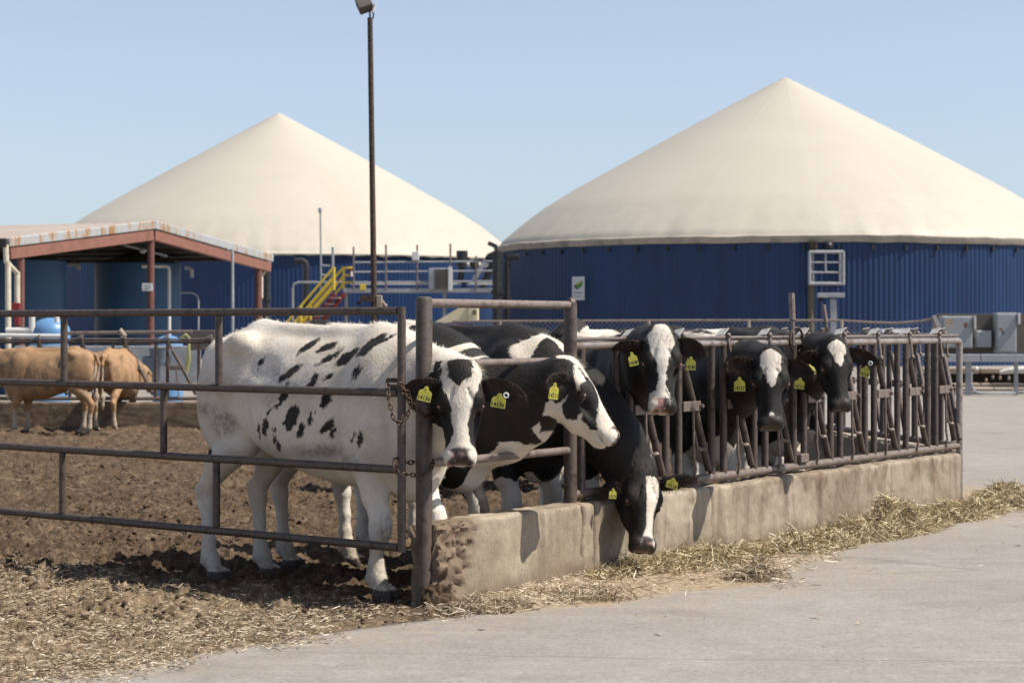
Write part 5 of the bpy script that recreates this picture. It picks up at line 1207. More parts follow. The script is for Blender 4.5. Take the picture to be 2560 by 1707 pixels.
    E(0.456, 0, -0.095, (0.052, 0.071, 0.064), 0.035); E(0.462, 0, -0.138, (0.040, 0.056, 0.030), 0.02); E(0.440, 0, -0.160, (0.048, 0.043, 0.034), 0.03)
    Cp((0.13, 0, -0.245), 0.052, (0.30, 0, -0.205), 0.048, 0.04); Cp((0.30, 0, -0.200), 0.046, (0.43, 0, -0.150), 0.040, 0.04)
    for sg in (-1, 1):
        E(0.165, sg * 0.088, -0.052, (0.042, 0.034, 0.034), 0.03); E(0.19, sg * 0.055, -0.165, (0.135, 0.052, 0.095), 0.04); E(0.13, sg * 0.052, -0.225, (0.075, 0.042, 0.075), 0.05)
        Cp((0.25, sg * 0.042, -0.125), 0.052, (0.41, sg * 0.036, -0.11), 0.042, 0.035); E(0.470, sg * 0.044, -0.068, (0.036, 0.032, 0.034), 0.02)
        Cp((0.05, sg * 0.075, -0.105), 0.040, (0.045, sg * 0.128, -0.108), 0.027, 0.03)
        E(0.187, sg * 0.124, -0.072, (0.026, 0.024, 0.022), 0.012, True); E(0.172, sg * 0.110, -0.056, (0.032, 0.018, 0.012), 0.012); E(0.205, sg * 0.103, -0.084, (0.030, 0.014, 0.010), 0.012)
        E(0.507, sg * 0.045, -0.070, (0.030, 0.019, 0.015), 0.008, True); Cp((0.22, sg * 0.090, -0.098), 0.024, (0.34, sg * 0.068, -0.112), 0.016, 0.03); E(0.47, sg * 0.058, -0.105, (0.045, 0.028, 0.045), 0.03); E(0.28, sg * 0.085, -0.095, (0.08, 0.018, 0.022), 0.03, True)
        E(0.46, sg * 0.07, -0.128, (0.07, 0.02, 0.005), 0.012, True)
    E(0.50, 0, -0.128, (0.02, 0.05, 0.005), 0.010, True)
    for q, (wn_, wl_) in enumerate(((0.115, 0.030), (0.140, 0.036), (0.165, 0.034))):                # brow creases
        for sg in (-1, 1): Cp((wn_ - 0.02, sg * (0.028 + 0.012 * q), -0.008), 0.004, (wn_ + 0.045, sg * (0.050 + 0.010 * q), -0.014), 0.004, 0.012, True)
    sl = vol.D; zc_ = vol.ax[2]; vol.D = np.maximum(vol.D, (-0.004 - zc_)[None, None, :].astype(np.float32))
    V, F_ = vol.mesh()
    nz_ = V - V.mean(0); V = V + 0.0035 * np.stack([fbm(V, 6.0, 3, q) for q in (91, 92, 93)], -1)
    # attributes
    hp = (V - ho) @ HR.T / hsc                            # head coordinates
    Hn, Hs, Hd = hp[:, 0], hp[:, 1], hp[:, 2]
    inhead = (Hn > -0.06) & (Hn < 0.56) & (np.abs(Hs) < 0.19) & (Hd > -0.34) & (Hd < 0.08)
    Wd = np.array(base) + (V[:, :1] * np.array(fx) + V[:, 1:2] * np.array(fy) + V[:, 2:] * np.array([0, 0, 1])) * scale
    ctx = dict(V=V, x=V[:, 0] / lenx, y=V[:, 1], z=V[:, 2], Hn=Hn, Hs=Hs, Hd=Hd, inhead=inhead, W=Wd, jag=fbm(V, 9.0, 3, 5), jag2=fbm(V, 24.0, 3, 15), jag3=fbm(V, 55.0, 2, 25))
    def side_px(yl):                                      # photo pixel of each vertex moved sideways onto the plane y = yl
        Q = np.array(base) + (V[:, :1] * np.array(fx) + yl * np.array(fy)[None] + V[:, 2:] * np.array([0, 0, 1])) * scale
        return CX + F * Q[:, 0] / Q[:, 1], HY - F * (Q[:, 2] - H) / Q[:, 1]
    ctx['side_px'] = side_px
    def head_px(sl_):                                     # photo pixel of each vertex moved sideways onto the head plane s = sl_
        Q = np.array(head[0])[None] + (Hn[:, None] * np.array(hn)[None] + sl_ * np.array(hs)[None] + Hd[:, None] * np.array(hd)[None]) * headscale
        return CX + F * Q[:, 0] / Q[:, 1], HY - F * (Q[:, 2] - H) / Q[:, 1]
    ctx['head_px'] = head_px
    ctv = coat(ctx)
    skin = sstep(0.436, 0.450, Hn + 0.25 * (Hd + 0.09)) * sstep(1.06, 0.92, np.sqrt((Hs / 0.072) ** 2 + ((Hd + 0.080) / 0.055) ** 2)) * inhead
    er = np.sqrt(((Hn - 0.187) / 1.35) ** 2 + (np.abs(Hs) - 0.104) ** 2 + (Hd + 0.070) ** 2); rim = 0.85 * inhead * sstep(0.034, 0.023, er)
    skin = np.maximum(skin, inhead * sstep(0.024, 0.016, np.sqrt((Hn - 0.492) ** 2 + (np.abs(Hs) - 0.043) ** 2 + (Hd + 0.066) ** 2)))
    hf = ((V[:, 2] < 0.07) & ~inhead).astype(float); hf = np.maximum(hf, ((V[:, 2] < 0.13) & ~inhead) * 0.0)
    dr = np.zeros(len(V)) if dirt is None else dirt(ctx)
    dr = np.maximum(dr, 0.7 * sstep(0.30, 0.06, V[:, 2]) * ~inhead)
    pink = skin_pink(ctx) if callable(skin_pink) else np.full(len(V), skin_pink)
    A = dict(coat=ctv, skin=skin, hoof=hf, dirt=dr, pink=pink, inner=np.maximum(rim, inhead * sstep(0.021, 0.013, np.sqrt(((Hn - 0.492) / 1.4) ** 2 + (np.abs(Hs) - 0.045) ** 2 + (Hd + 0.070) ** 2))))
    Vall = [Wd - np.array(base)]; Fall = [F_.tolist()]; nv = len(V)
    # ears
    for (eb, tip, wd, cupdir, ecoat) in ears:
        b_ = Vector(head[0]) + (hn * eb[0] + hs * eb[1] + hd * eb[2]) * headscale; tp = Vector(tip); Lv = tp - b_; ln = Lv.length; Lv.normalize()
        Nn = Vector(cupdir); Nn = (Nn - Lv * Nn.dot(Lv)).normalized(); Wv = Nn.cross(Lv)
        nu, nvv = 26, 17; pts = []; inn = []
        for layer in (0, 1):
            for i in range(nu):
                u = i / (nu - 1); w_ = wd / 2 * (0.36 + 0.64 * math.sin(math.pi * min(u * 0.86 + 0.06, 1)) ** 0.9) * (1 - max(0, (u - 0.70) / 0.30) ** 2.4 * 0.93)
                for j in range(nvv):
                    v_ = -1 + 2 * j / (nvv - 1); curl = 1.0 - 0.55 * (1 - u) ; ang = v_ * 1.15 * (1.25 - 0.75 * u)
                    lat = math.sin(ang) / 1.15 * w_ * 1.05; dep = (1 - math.cos(ang)) * w_ * 0.85
                    p = b_ + Lv * (ln * u) + Wv * lat + Nn * (dep - 0.010 * layer * (0.4 + 0.6 * (1 - abs(v_))) - 0.02 * math.sin(math.pi * u) + 0.012 * u * u)
                    p += Nn * 0.004 * math.sin(9 * u + 3 * v_)
                    pts.append(np.array(p) - np.array(base)); inn.append(max(ear_in * (1 - layer), sstep(0.80, 1.0, max(abs(v_), u * 1.02)) * 0.9))
        fs = []; id_ = lambda l, i, j: nv + l * nu * nvv + i * nvv + j
        for i in range(nu - 1):
            for j in range(nvv - 1):
                fs.append([id_(0, i, j), id_(0, i, j + 1), id_(0, i + 1, j + 1), id_(0, i + 1, j)]); fs.append([id_(1, i, j), id_(1, i + 1, j), id_(1, i + 1, j + 1), id_(1, i, j + 1)])
            for j in (0, nvv - 1):
                q = [id_(0, i, j), id_(0, i + 1, j), id_(1, i + 1, j), id_(1, i, j)]; fs.append(q if j == 0 else q[::-1])
        for j in range(nvv - 1):
            i = nu - 1; fs.append([id_(0, i, j), id_(0, i, j + 1), id_(1, i, j + 1), id_(1, i, j)])
        Vall.append(np.array(pts)); Fall.append(fs); n_ = len(pts); nv += n_
        for kk, val in (('coat', ecoat), ('skin', 0), ('hoof', 0), ('dirt', 0), ('pink', 0)): A[kk] = np.concatenate([A[kk], np.full(n_, val, float)])
        A['inner'] = np.concatenate([A['inner'], np.array(inn)])
    me = bpy.data.meshes.new('body'); VV = np.concatenate(Vall); FF = sum(Fall, [])
    me.from_pydata(VV.tolist(), [], FF); me.update()
    for k, v in A.items(): add_attr(me, k, v)
    root = thing(name, label, 'cow', base, group); body = link('body', me, M[mat_], root, True, 180)
    # short hair as fine single blades standing off the coat
    if hair:
        me.calc_loop_triangles(); nrm_ = np.zeros(len(VV) * 3, np.float32); me.vertices.foreach_get('normal', nrm_); nrm_ = nrm_.reshape(-1, 3)
        rg = np.random.default_rng(len(label)); pick = rg.choice(len(VV), min(int(len(VV) * hair), len(VV)), False)
        pick = pick[(A['skin'][pick] < 0.3) & (A['hoof'][pick] < 0.5)]
        p0 = VV[pick] + rg.normal(0, res * scale * 0.4, (len(pick), 3)); n0 = nrm_[pick]; p0 -= n0 * 0.002
        flow = np.array(-fx) * 0.8 + np.array([0, 0, -0.7]); fl = np.repeat(flow[None], len(pick), 0)
        hh_ = inhead_all = np.concatenate([inhead, np.ones(len(VV) - len(V), bool)])[pick]; isear = pick >= len(V)
        fl[hh_] = np.array(hn)[None] * 0.5 + np.array([0, 0, -0.2])
        fl = fl - n0 * (fl * n0).sum(1)[:, None]; fl /= np.linalg.norm(fl, axis=1)[:, None] + 1e-6
        fl += rg.normal(0, 0.35, fl.shape); spine = (np.abs(V[np.minimum(pick, len(V) - 1), 1]) < 0.05) & (n0[:, 2] > 0.8) & ~hh_
        poll = hh_ & ~isear & (np.concatenate([Hn, np.full(len(VV) - len(V), 9)])[pick] < 0.06)
        Ln = rg.uniform(0.007, 0.016, len(pick)) * (1 + 2.0 * isear + 1.6 * poll + 0.35 * spine); lift = 0.18 + 0.6 * isear + 0.35 * spine + 0.35 * poll
        tip = p0 + (fl + n0 * lift[:, None]) * Ln[:, None]; sd_ = np.cross(fl, n0); sd_ /= np.linalg.norm(sd_, axis=1)[:, None] + 1e-6
        w_ = 0.0010
        T_ = np.stack([p0 - sd_ * w_, p0 + sd_ * w_, tip], 1).reshape(-1, 3)
        hm = bpy.data.meshes.new('hair'); hm.vertices.add(len(T_)); hm.vertices.foreach_set('co', T_.astype(np.float32).ravel()); hm.loops.add(len(T_)); hm.polygons.add(len(pick))
        hm.loops.foreach_set('vertex_index', np.arange(len(T_), dtype=np.int32)); hm.polygons.foreach_set('loop_start', np.arange(0, len(T_), 3, dtype=np.int32)); hm.update(calc_edges=True)
        vary = rg.uniform(0, 1, len(pick)) ** 2
        for k in A: add_attr(hm, k, np.repeat(np.clip(A[k][pick] + (0.10 * vary * (A['coat'][pick] > 0) if k == 'dirt' else 0.55 * vary * (A['coat'][pick] < 0) if k == 'inner' else 0), -1, 1), 3))
        link('hair', hm, M[mat_], body, False)
    if eyes:
        for sg in (-1, 1):
            c = Vector(head[0]) + (hn * 0.187 + hs * (sg * 0.106) + hd * -0.069) * headscale
            b = MB(); b.ball(c, 0.0215 * headscale, 20, 14); ey = b.build('eye', M['eye'], root)
            c2 = Vector(head[0]) + (hn * 0.203 + hs * (sg * 0.1165) + hd * -0.058) * headscale; b = MB(); b.ball(c2, 0.0085 * headscale, 10, 8); b.build('eye_corner', M['eye_rim'], ey)
    for tg in tags: ear_tag(root, base, *tg)
    return root
# ================================================================ the herd
HEAD_A = (0.76, -0.65)
def interp(x, xs, ys): return np.interp(x, xs, ys)
def ellipses(X, Y, E, s):                                  # union of tilted ellipses in zoom coordinates -> approximate signed distance in px (neg inside)
    d = np.full(X.shape, 1e9)
    for cx_, cy_, a, b, ang in E:
        t = math.radians(ang); u = (X - cx_) * math.cos(t) - (Y - cy_) * math.sin(t); v = (X - cx_) * math.sin(t) + (Y - cy_) * math.cos(t)
        u, v = u / a, v / b; r = np.sqrt(u * u + v * v) + 1e-9; d = np.minimum(d, (r - 1.0) * min(a, b))
    return d / s
def blaze(c, ns, ws, off=0.0, dmin=-0.10):                 # >0 inside a white stripe down the face
    return np.where(c['Hd'] > dmin, interp(c['Hn'], ns, ws) - np.abs(c['Hs'] - off) + 0.010 * c['jag2'], -0.05)
def white_low(c, z0): return z0 - c['z'] + 0.06 * c['jag']
# ---- the white spotted cow behind the gate
SP = [(975, 400, 75, 36, 62), (935, 475, 26, 10, 70), (1160, 425, 75, 38, 25), (1225, 520, 115, 26, 42), (1390, 500, 112, 48, 48), (1570, 405, 125, 58, 55), (1660, 360, 90, 22, 45), (945, 650, 112, 36, 48), (1175, 690, 52, 27, 65), (1165, 745, 40, 28, 40), (1215, 712, 18, 8, 60), (1282, 685, 50, 25, 55), (1535, 645, 68, 17, 70), (1560, 655, 60, 16, 65), (635, 548, 45, 18, 55), (620, 605, 16, 11, 60), (1300, 890, 72, 33, 70), (935, 865, 55, 40, 45), (905, 930, 52, 18, 55), (825, 990, 30, 20, 50), (955, 750, 20, 14, 40), (1025, 1045, 122, 58, 68), (1205, 1050, 70, 19, 78), (1118, 1165, 74, 29, 75), (1320, 1130, 74, 24, 70), (1350, 1070, 45, 12, 75), (1360, 1175, 52, 15, 80), (783, 1130, 84, 31, 78), (703, 1170, 80, 18, 80), (862, 1155, 35, 12, 70), (848, 1250, 40, 18, 70), (883, 1298, 40, 24, 65), (1605, 1240, 74, 25, 80), (1540, 1230, 45, 11, 75), (1547, 1370, 12, 5, 80), (1562, 1425, 14, 5, 80), (2020, 580, 45, 26, 70)]
DT = [(350, 1110, 130, 130, 0), (230, 980, 70, 160, 90), (820, 890, 70, 80, 90), (1230, 1340, 200, 60, 0), (830, 650, 110, 60, 0), (1480, 1410, 50, 40, 0)]
def coat_A(c):
    X, Y = c['side_px'](-0.27); zx, zy = (X - 450) * 3.5636 + 16 * c['jag2'] + 12 * c['jag3'], (Y - 750) * 3.5636 + 18 * c['jag'] + 16 * c['jag2'][::-1] * 0 + 10 * np.roll(c['jag3'], 7)
    w = ellipses(zx, zy, SP, 3.5636) * 0.0022
    w = np.where(c['x'] > 1.62, np.maximum(w, 0.02), w); w = np.where((c['x'] < -0.045) & (c['z'] < 1.34), -0.03, w)   # black tail
    n, s, d = c['Hn'], c['Hs'], c['Hd']
    bl = blaze(c, [-0.1, 0.0, 0.04, 0.10, 0.16, 0.22, 0.30, 0.36, 0.40, 0.43, 0.5], [0.10, 0.105, 0.108, 0.094, 0.068, 0.052, 0.038, 0.040, 0.052, 0.085, 0.12], 0.0, -0.115)
    muz = 0.06 * (n - 0.405) / 0.06; bl = np.maximum(bl, np.where(d < -0.10, muz - 0.3 * np.maximum(-0.115 - d, 0) * 0, bl))
    tri = np.minimum(0.060 * np.clip((0.105 - n) / 0.06, -1, 1) - np.abs(s + 0.006) * 0.9 + 0.016 * c['jag2'], n + 0.05); bl = np.minimum(bl, -tri)
    chin = 0.035 - np.abs(d + 0.20 - (n - 0.2) * 0.16); 
    bl = np.where((n < 0.0) & (d < -0.10), 0.02, bl)
    throat = np.where((d < -0.235 + 0.10 * (n - 0.2)) & (n > 0.2), 0.02, -0.05)
    bl = np.maximum(bl, throat)
    nk = -(0.155 - np.sqrt((n - 0.10) ** 2 + (d + 0.24) ** 2 + (s * 0.5) ** 2)); w2 = np.where(c['x'] > 1.5, np.minimum(w, nk + 0.05 * c['jag'] * 0.3), w)
    return np.where(c['inhead'], bl, w2)
def dirt_A(c):
    X, Y = c['side_px'](-0.27); zx, zy = (X - 450) * 3.5636, (Y - 750) * 3.5636
    d = sstep(14, -18, ellipses(zx, zy, DT, 3.5636)) * 1.0
    z, x, y = c['z'], c['x'], c['y']
    d = np.maximum(d, 0.85 * sstep(0.09, 0.0, np.sqrt((z - 0.50) ** 2 + (x - 0.04) ** 2))); d = np.maximum(d, 0.95 * sstep(0.11, 0.03, np.sqrt((z - 0.40) ** 2 + (x - 1.50) ** 2)))
    return np.where(c['inhead'], 0, np.maximum(d, 0.30 * sstep(0.3, -0.3, c['jag']) * (z < 1.2) * 0.5))
CATTLE = 'black and white cows at the feed fence'
nA, dA = (0.0, -0.30, -0.95), (0.0, -0.95, 0.30)
make_cow('cow', 'white cow with small black spots and tag 14136, standing broadside behind the gate', CATTLE, (-1.66, 12.10), HEAD_A, (at(1152, 916, 10.66), nA, dA), res=0.0095, coat=coat_A, dirt=dirt_A, hair=0.75,
    headscale=0.96, hoof=dict(RH=(0.13, -0.17), LH=(0.23, 0.13), RF=(1.43, -0.17), LF=(1.56, 0.12)), skin_pink=lambda c: 0.35 * sstep(0.03, 0.05, np.abs(c['Hs'])), neck_mid=(0.02, 0.0, -0.02),
    ears=[((0.07, -0.112, -0.105), at(1008, 966, 10.70), 0.150, (0.15, -0.75, -0.55), -0.05), ((0.09, 0.112, -0.105), at(1318, 990, 10.58), 0.165, (-0.15, -1, -0.05), -0.05)],
    tags=[(at(1063, 984, 10.56), 0.078, 0.085, -14, 10, '14136'), (at(1247, 1001, 10.50), 0.082, 0.080, -10, 0, '14136', at(1265, 988, 10.49))])
# ---- the cow in profile over the panel rail
WB = [(735, 150), (800, 128), (870, 190), (900, 300), (960, 410), (880, 440), (840, 470), (850, 560), (810, 570), (780, 480), (750, 330)]
WB2 = [(1045, 560), (1060, 640), (1180, 770), (1300, 980), (1400, 1120), (1480, 1250), (1380, 1380), (1230, 1420), (1000, 1380), (800, 1350), (500, 1300), (380, 1230), (200, 1275), (20, 1310), (110, 1190), (180, 1120), (160, 1080), (300, 965), (315, 1040), (280, 1120), (350, 1090), (480, 1090), (530, 1180), (605, 1100), (680, 1100), (600, 1010), (530, 1030), (510, 930), (420, 880), (345, 885), (390, 720), (480, 660), (510, 725), (580, 715), (680, 610), (600, 750), (610, 850), (650, 930), (790, 940), (820, 870), (865, 850), (850, 940), (920, 1000), (960, 1070), (1060, 1075), (1040, 900), (1060, 800), (1040, 700)]
def coat_B(c):
    X, Y = c['head_px'](-0.10); zx, zy = (X - 1290) * 5.227, (Y - 870) * 5.227
    w = -np.minimum(poly_sd(zx, zy, WB), poly_sd(zx, zy, WB2)) / 5.227 * 0.0022
    front = blaze(c, [0.0, 0.10, 0.14, 0.24, 0.3, 0.45], [0.06, 0.045, 0.01, 0.02, 0.045, 0.09], 0, -0.08)
    w = np.where((np.abs(c['Hs']) < 0.06) & (c['Hd'] > -0.10), np.maximum(front, -0.05), w)
    X, Y = c['side_px'](-0.12); zx, zy = (X - 960) * 3.178, (Y - 700) * 3.178
    b = -poly_sd(zx, zy, [(430, 600), (520, 530), (600, 470), (720, 440), (810, 470), (890, 550), (880, 575), (790, 530), (700, 500), (690, 620), (640, 680), (420, 700)]) / 3.178 * 0.0023
    b = np.minimum(b, ellipses(zx, zy, [(620, 570, 85, 42, 42)], 3.178) * 0.0023)
    x, z = c['x'], c['z']
    body = np.where(z < 1.02, -0.05, b)
    Xb, Yb = c['side_px'](0.0); body = np.maximum(body, -ellipses(Xb + 8 * c['jag'], Yb, [(985, 815, 42, 50, 60), (880, 812, 50, 14, 0)], 1.0) * 0.0023 * (z > 1.15) - 0.05 * (z <= 1.15))
    body = np.maximum(body, np.where((x > 1.25), np.where(c['y'] > 0, 0.40, 0.36) - z + 0.05 * c['jag'], 0.74 - z + 0.05 * c['jag']))
    body = np.maximum(body, np.where((x > 1.28) & (np.abs(c['y']) < 0.085) & (z < 0.82), 0.82 - z + 0.05 * c['jag'], -0.05))
    nearneck = (c['Hn'] > -0.28) & (np.abs(c['Hs']) < 0.2) & (c['Hd'] > -0.42) & (x > 1.55)
    return np.where(c['inhead'] | nearneck, w, body)
nB, dB = (0.56, -0.10, -0.82), (0.82, -0.12, 0.56)
make_cow('cow', 'black faced cow with tag 14211 and white muzzle, head in profile over the panel rail', CATTLE, (-1.42, 12.72), HEAD_A, (at(1438, 898, 11.42), nB, dB), res=0.0105, coat=coat_B, hair=0.9, headscale=0.96,
    hoof=dict(RH=(0.24, -0.12), LH=(0.46, 0.18), RF=(1.42, -0.14), LF=(1.52, 0.13)), skin_pink=0.25, neck_mid=(0.0, 0.0, -0.13), tail=[(-0.04, 0, 1.33), (-0.06, -0.05, 1.18), (0.0, -0.14, 0.95), (0.04, -0.17, 0.83)],
    ears=[((0.06, -0.115, -0.115), at(1362, 956, 11.12), 0.135, (0.15, -1, -0.25), -0.05), ((0.06, 0.115, -0.115), at(1410, 945, 11.69), 0.12, (0.2, 1, 0), -0.05)],
    tags=[(at(1385, 977, 11.14), 0.075, 0.098, -8, 42, '14211')])
# ---- the cow with its head down over the curb
def coat_C(c):
    n, s, d = c['Hn'], c['Hs'], c['Hd']
    L_ = interp(n, [0.02, 0.10, 0.25, 0.36, 0.46, 0.5], [-0.015, -0.012, -0.008, -0.004, -0.035, -0.05]); R_ = interp(n, [0.02, 0.08, 0.2, 0.27, 0.36, 0.46], [0.06, 0.085, 0.075, 0.052, 0.05, 0.055])
    w = np.minimum(s - L_, R_ - s); w = np.where((d > -0.12) & (n > 0.045), w, -0.05)
    X, Y = c['side_px'](0.0); e = -ellipses(X + 8 * c['jag'], Y + 8 * c['jag2'], [(1395, 866, 66, 44, 8), (1005, 800, 70, 40, -20), (1530, 905, 8, 34, 65)], 1.0) * 0.0023
    e = np.maximum(e, 0.55 - c['z'] + 0.06 * c['jag'])
    strip = np.minimum(0.028 - np.abs(c['y'] - 0.035), 0.13 - np.abs(c['x'] - 1.62)) + 0.006 * c['jag2']; strip = np.where(c['z'] > 1.02, strip, -0.05)
    return np.where(c['inhead'], w, np.where(c['x'] > 1.56, strip, e))
nC, dC = (0.0, -0.42, -0.90), (0.36, -0.80, 0.42)
make_cow('cow', 'black cow with tag 14218 lowering its head over the curb to the hay', CATTLE, (-0.92, 13.55), (0.72, -0.69), (at(1618, 1172, 12.12), nC, dC), res=0.0105, coat=coat_C, hair=0.9, headscale=0.93, neck_mid=(0.10, 0.0, 0.13),
    ears=[((0.05, -0.115, -0.105), at(1501, 1230, 12.10), 0.105, (-0.25, 0.9, -0.45), -0.05), ((0.05, 0.115, -0.105), at(1741, 1194, 11.98), 0.120, (0.25, 0.9, -0.45), -0.05)],
    tags=[(at(1532, 1233, 11.98), 0.050, 0.066, -4, 20, '14218'), (at(1681, 1207, 11.9), 0.075, 0.066, -14, 0, '14218')])
# ---- the three cows looking out through the headlocks
def black_body(c, zl, extra=None):
    b = zl - c['z'] + 0.07 * c['jag']
    b = np.maximum(b, np.where(np.abs(c['y']) < 0.16, zl + 0.12 - c['z'] - 0.7 * np.abs(c['y'] + 0.0), -0.05))
    if extra is not None: b = np.maximum(b, extra)
    return b
def coat_D(c):
    n, s, d = c['Hn'], c['Hs'], c['Hd']
    w = blaze(c, [-0.06, 0.0, 0.02, 0.08, 0.14, 0.2, 0.27, 0.33, 0.37, 0.42, 0.5], [0.03, 0.060, 0.078, 0.080, 0.060, 0.036, 0.025, 0.024, 0.034, 0.05, 0.06], -0.006)
    w = np.where(n > 0.385, np.where(d > -0.2, 0.040 - s, -0.02), w)
    X, Y = c['side_px'](0.0); ex = np.where(c['z'] > 1.0, -ellipses(X + 8 * c['jag'], Y + 5 * c['jag2'], [(1500, 838, 62, 22, -10)], 1.0) * 0.0026, -0.05)
    return np.where(c['inhead'], w, black_body(c, 0.50, ex))
make_cow('cow', 'black cow with a full white blaze and tag 14248, looking out over the headlocks', CATTLE, (0.34, 14.62), (0.22, -0.975), (at(1655, 826, 12.07), (0.01, -0.36, -0.93), (0.06, -0.93, 0.36)), res=0.0105, coat=coat_D, hair=0.9, scale=0.95, headscale=0.92, skin_pink=lambda c: 1.1 * sstep(0.02, -0.02, c['Hs']),
    ears=[((0.05, -0.115, -0.105), at(1533, 868, 12.19), 0.125, (0.2, -0.7, -0.6), -0.05), ((0.05, 0.115, -0.105), at(1769, 884, 12.07), 0.145, (-0.1, -1, -0.1), -0.05)],
    tags=[(at(1582, 897, 12.0), 0.060, 0.088, 13, 10, '14248'), (at(1727, 908, 11.95), 0.063, 0.086, -2, 0, '14248')])
def coat_E(c):
    n, s, d = c['Hn'], c['Hs'], c['Hd']
    w = blaze(c, [-0.05, -0.01, 0.015, 0.09, 0.16, 0.23, 0.27, 0.40, 0.41, 0.44, 0.46, 0.5], [-0.04, 0.04, 0.070, 0.066, 0.042, 0.016, -0.02, -0.02, 0.016, 0.028, 0.0, -0.02], -0.002)
    X, Y = c['side_px'](0.0); ex = np.where(c['z'] > 1.0, -ellipses(X + 8 * c['jag'], Y + 5 * c['jag2'], [(1745, 846, 55, 15, 0)], 1.0) * 0.003, -0.05)
    return np.where(c['inhead'], w, black_body(c, 0.62, ex))
make_cow('cow', 'black cow with a white forehead triangle and tag 14233, chin low between the bars', CATTLE, (1.02, 15.68), (0.22, -0.975), (at(1928, 880, 13.07), (-0.03, -0.36, -0.93), (-0.03, -0.93, 0.36)), res=0.0115, coat=coat_E, hair=0.9, scale=0.97, headscale=0.945, skin_pink=-0.2,
    ears=[((0.05, -0.115, -0.105), at(1811, 908, 13.10), 0.125, (0.1, -1, -0.25), -0.05), ((0.05, 0.115, -0.105), at(2039, 938, 13.01), 0.140, (-0.1, -1, -0.1), -0.05)],
    tags=[(at(1849, 960, 12.85), 0.076, 0.097, 0, 0, '14233'), (at(1999, 958, 12.87), 0.069, 0.076, -8, 0, '14233')])
def coat_G(c):
    n, s, d = c['Hn'], c['Hs'], c['Hd']
    w = blaze(c, [-0.03, 0.010, 0.03, 0.09, 0.15, 0.20, 0.23], [-0.03, 0.040, 0.064, 0.056, 0.030, 0.0, -0.03], 0.0)
    return np.where(c['inhead'], w, black_body(c, 0.58))
make_cow('cow', 'black cow with a small white star and tag 14134, the last head on the right', CATTLE, (1.62, 16.68), (0.22, -0.975), (at(2092, 852, 14.13), (0.06, -0.36, -0.93), (0.18, -0.92, 0.36)), res=0.0115, coat=coat_G, hair=0.9, scale=0.97, headscale=0.92, skin_pink=-0.3,
    ears=[((0.05, -0.115, -0.105), at(1989, 899, 14.24), 0.120, (0.2, -0.7, -0.5), -0.05), ((0.05, 0.115, -0.105), at(2203, 908, 14.10), 0.135, (-0.05, -1, -0.1), -0.05)],
    tags=[(at(2029, 924, 14.08), 0.067, 0.084, 24, 45, '14134'), (at(2163, 928, 13.96), 0.072, 0.084, -16, 0, '14134', at(2176, 908, 13.95))])
# ---- cows farther back in the pen, only backs and heads show above the fence
def coat_patch(E, low=0.5):
    def f(c):
        X, Y = c['side_px'](-0.15 if True else 0); return np.maximum(-ellipses(X, Y, E, 1.0) * 0.0032 + 0.01 * c['jag'], low - c['z'] + 0.05 * c['jag'])
    return f
def back_head(pos, hd, down=0.55):
    v = Vector((hd[0], hd[1], 0)).normalized(); n = (v * 0.75 + Z * -down); return (pos, tuple(n), tuple(Z * 0.75 + v * down))
def std_ears(pos, hd, spread=0.24):
    v = Vector((hd[0], hd[1], 0)).normalized(); l = Vector((-v.y, v.x, 0)); p = Vector(pos)
    return [((0.05, -0.11, -0.105), p - l * spread - Z * 0.10 + v * 0.02, 0.12, tuple(v), -0.05), ((0.05, 0.11, -0.105), p + l * spread - Z * 0.10 + v * 0.02, 0.12, tuple(v), -0.05)]
def coarse(label, root_xy, hd, headpos, E, scale=1.0, low=0.5, mat_='coat', down=0.55, group=CATTLE, coat=None, **kw):
    return make_cow('cow', label, group, root_xy, hd, back_head(headpos, hd, down), res=0.016, scale=scale, coat=coat or coat_patch(E, low), ears=std_ears(headpos, hd), mat_=mat_, eyes=False, hair=0, headscale=scale, **kw)
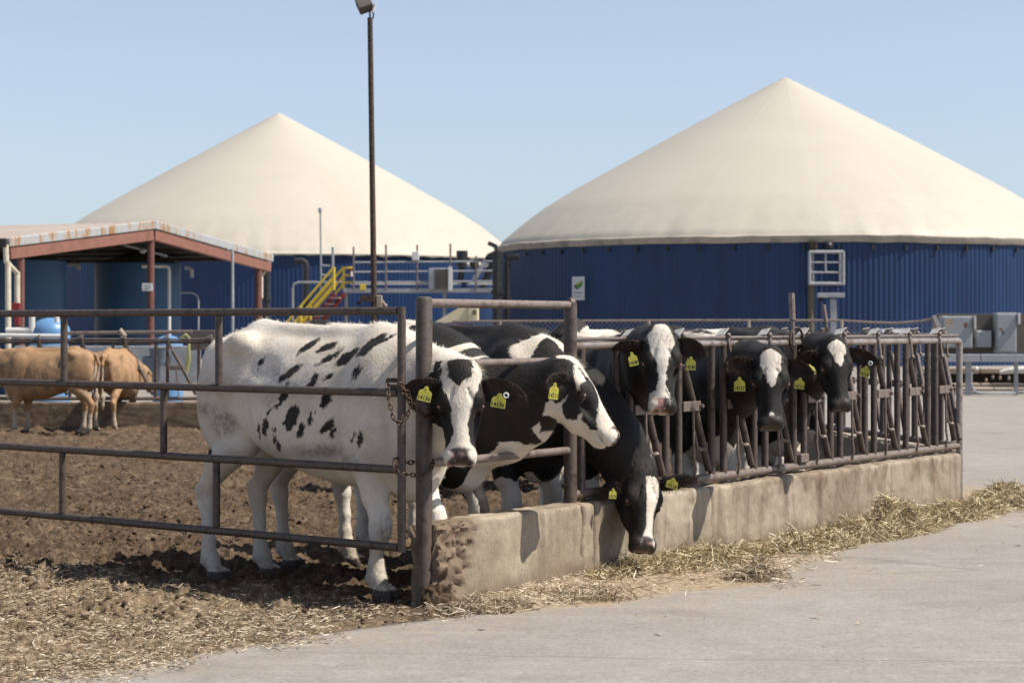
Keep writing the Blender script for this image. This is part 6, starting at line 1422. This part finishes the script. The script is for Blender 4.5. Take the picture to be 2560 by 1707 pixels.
coarse('black cow with a dark ear and white shoulder facing left behind the profile cow', (1.72, 18.1), (-0.98, -0.15), at(1425, 796, 17.6), [(1485, 842, 66, 26, -8), (1590, 854, 40, 14, 0)], 0.98)
coarse('black cow with a white poll facing left behind the cow with the full blaze', (2.72, 19.6), (-1.0, -0.05), at(1590, 822, 19.2), [(1600, 815, 30, 9, 12), (1775, 840, 70, 20, 0)], 0.98)
coarse('black cow turned away in the middle of the pen behind the white cow', (-0.9, 17.9), (0.9, 0.43), Vector((0.62, 18.9, 1.02)), [(1010, 790, 62, 40, 0), (1075, 830, 26, 12, 40)], 0.98)
# ---- the two tan cows at the back fence
TAN = 'tan cows at the back headlocks'
def coat_tan(c): return np.where(c['z'] < 0.42, 0.36 - c['z'] + 0.10 * c['jag'], -0.04) + np.where((np.abs(c['y']) < 0.07) & (c['x'] < 0.05) & (c['z'] < 1.15), 0.06, 0)
def dirt_tan(c): return 0.75 * sstep(-0.1, 0.5, c['jag'] + 0.4 * np.sin(c['x'] * 26)) * sstep(1.42, 1.2, c['z']) * (c['z'] > 0.6)
make_cow('cow', 'tan cow standing broadside facing left at the left frame edge', TAN, (-5.55, 28.0), (-0.97, 0.22), (Vector((-7.45, 28.6, 1.05)), (-0.8, 0.1, -0.6), (-0.6, 0.0, 0.8)), res=0.018, scale=0.80, coat=coat_tan, dirt=dirt_tan, mat_='coat_tan', eyes=False, lenx=0.92, headscale=0.85, hoof=dict(RH=(0.30, -0.13), LH=(0.06, 0.14), RF=(1.38, -0.13), LF=(1.50, 0.13)), tail=[(-0.04, 0, 1.33), (-0.10, 0.0, 1.18), (-0.07, 0.02, 0.90), (-0.06, 0.02, 0.74)])
make_cow('cow', 'tan cow seen from behind with its head through the back headlocks', TAN, (-5.52, 28.55), (0.10, 0.995), (Vector((-5.25, 30.1, 0.80)), (0.2, 0.7, -0.72), (0.2, 0.7, 0.7)), res=0.018, scale=0.78, coat=coat_tan, dirt=dirt_tan, mat_='coat_tan', eyes=False, lenx=0.95, headscale=0.85, hoof=dict(RH=(0.10, -0.17), LH=(0.12, 0.16), RF=(1.42, -0.12), LF=(1.46, 0.12)))
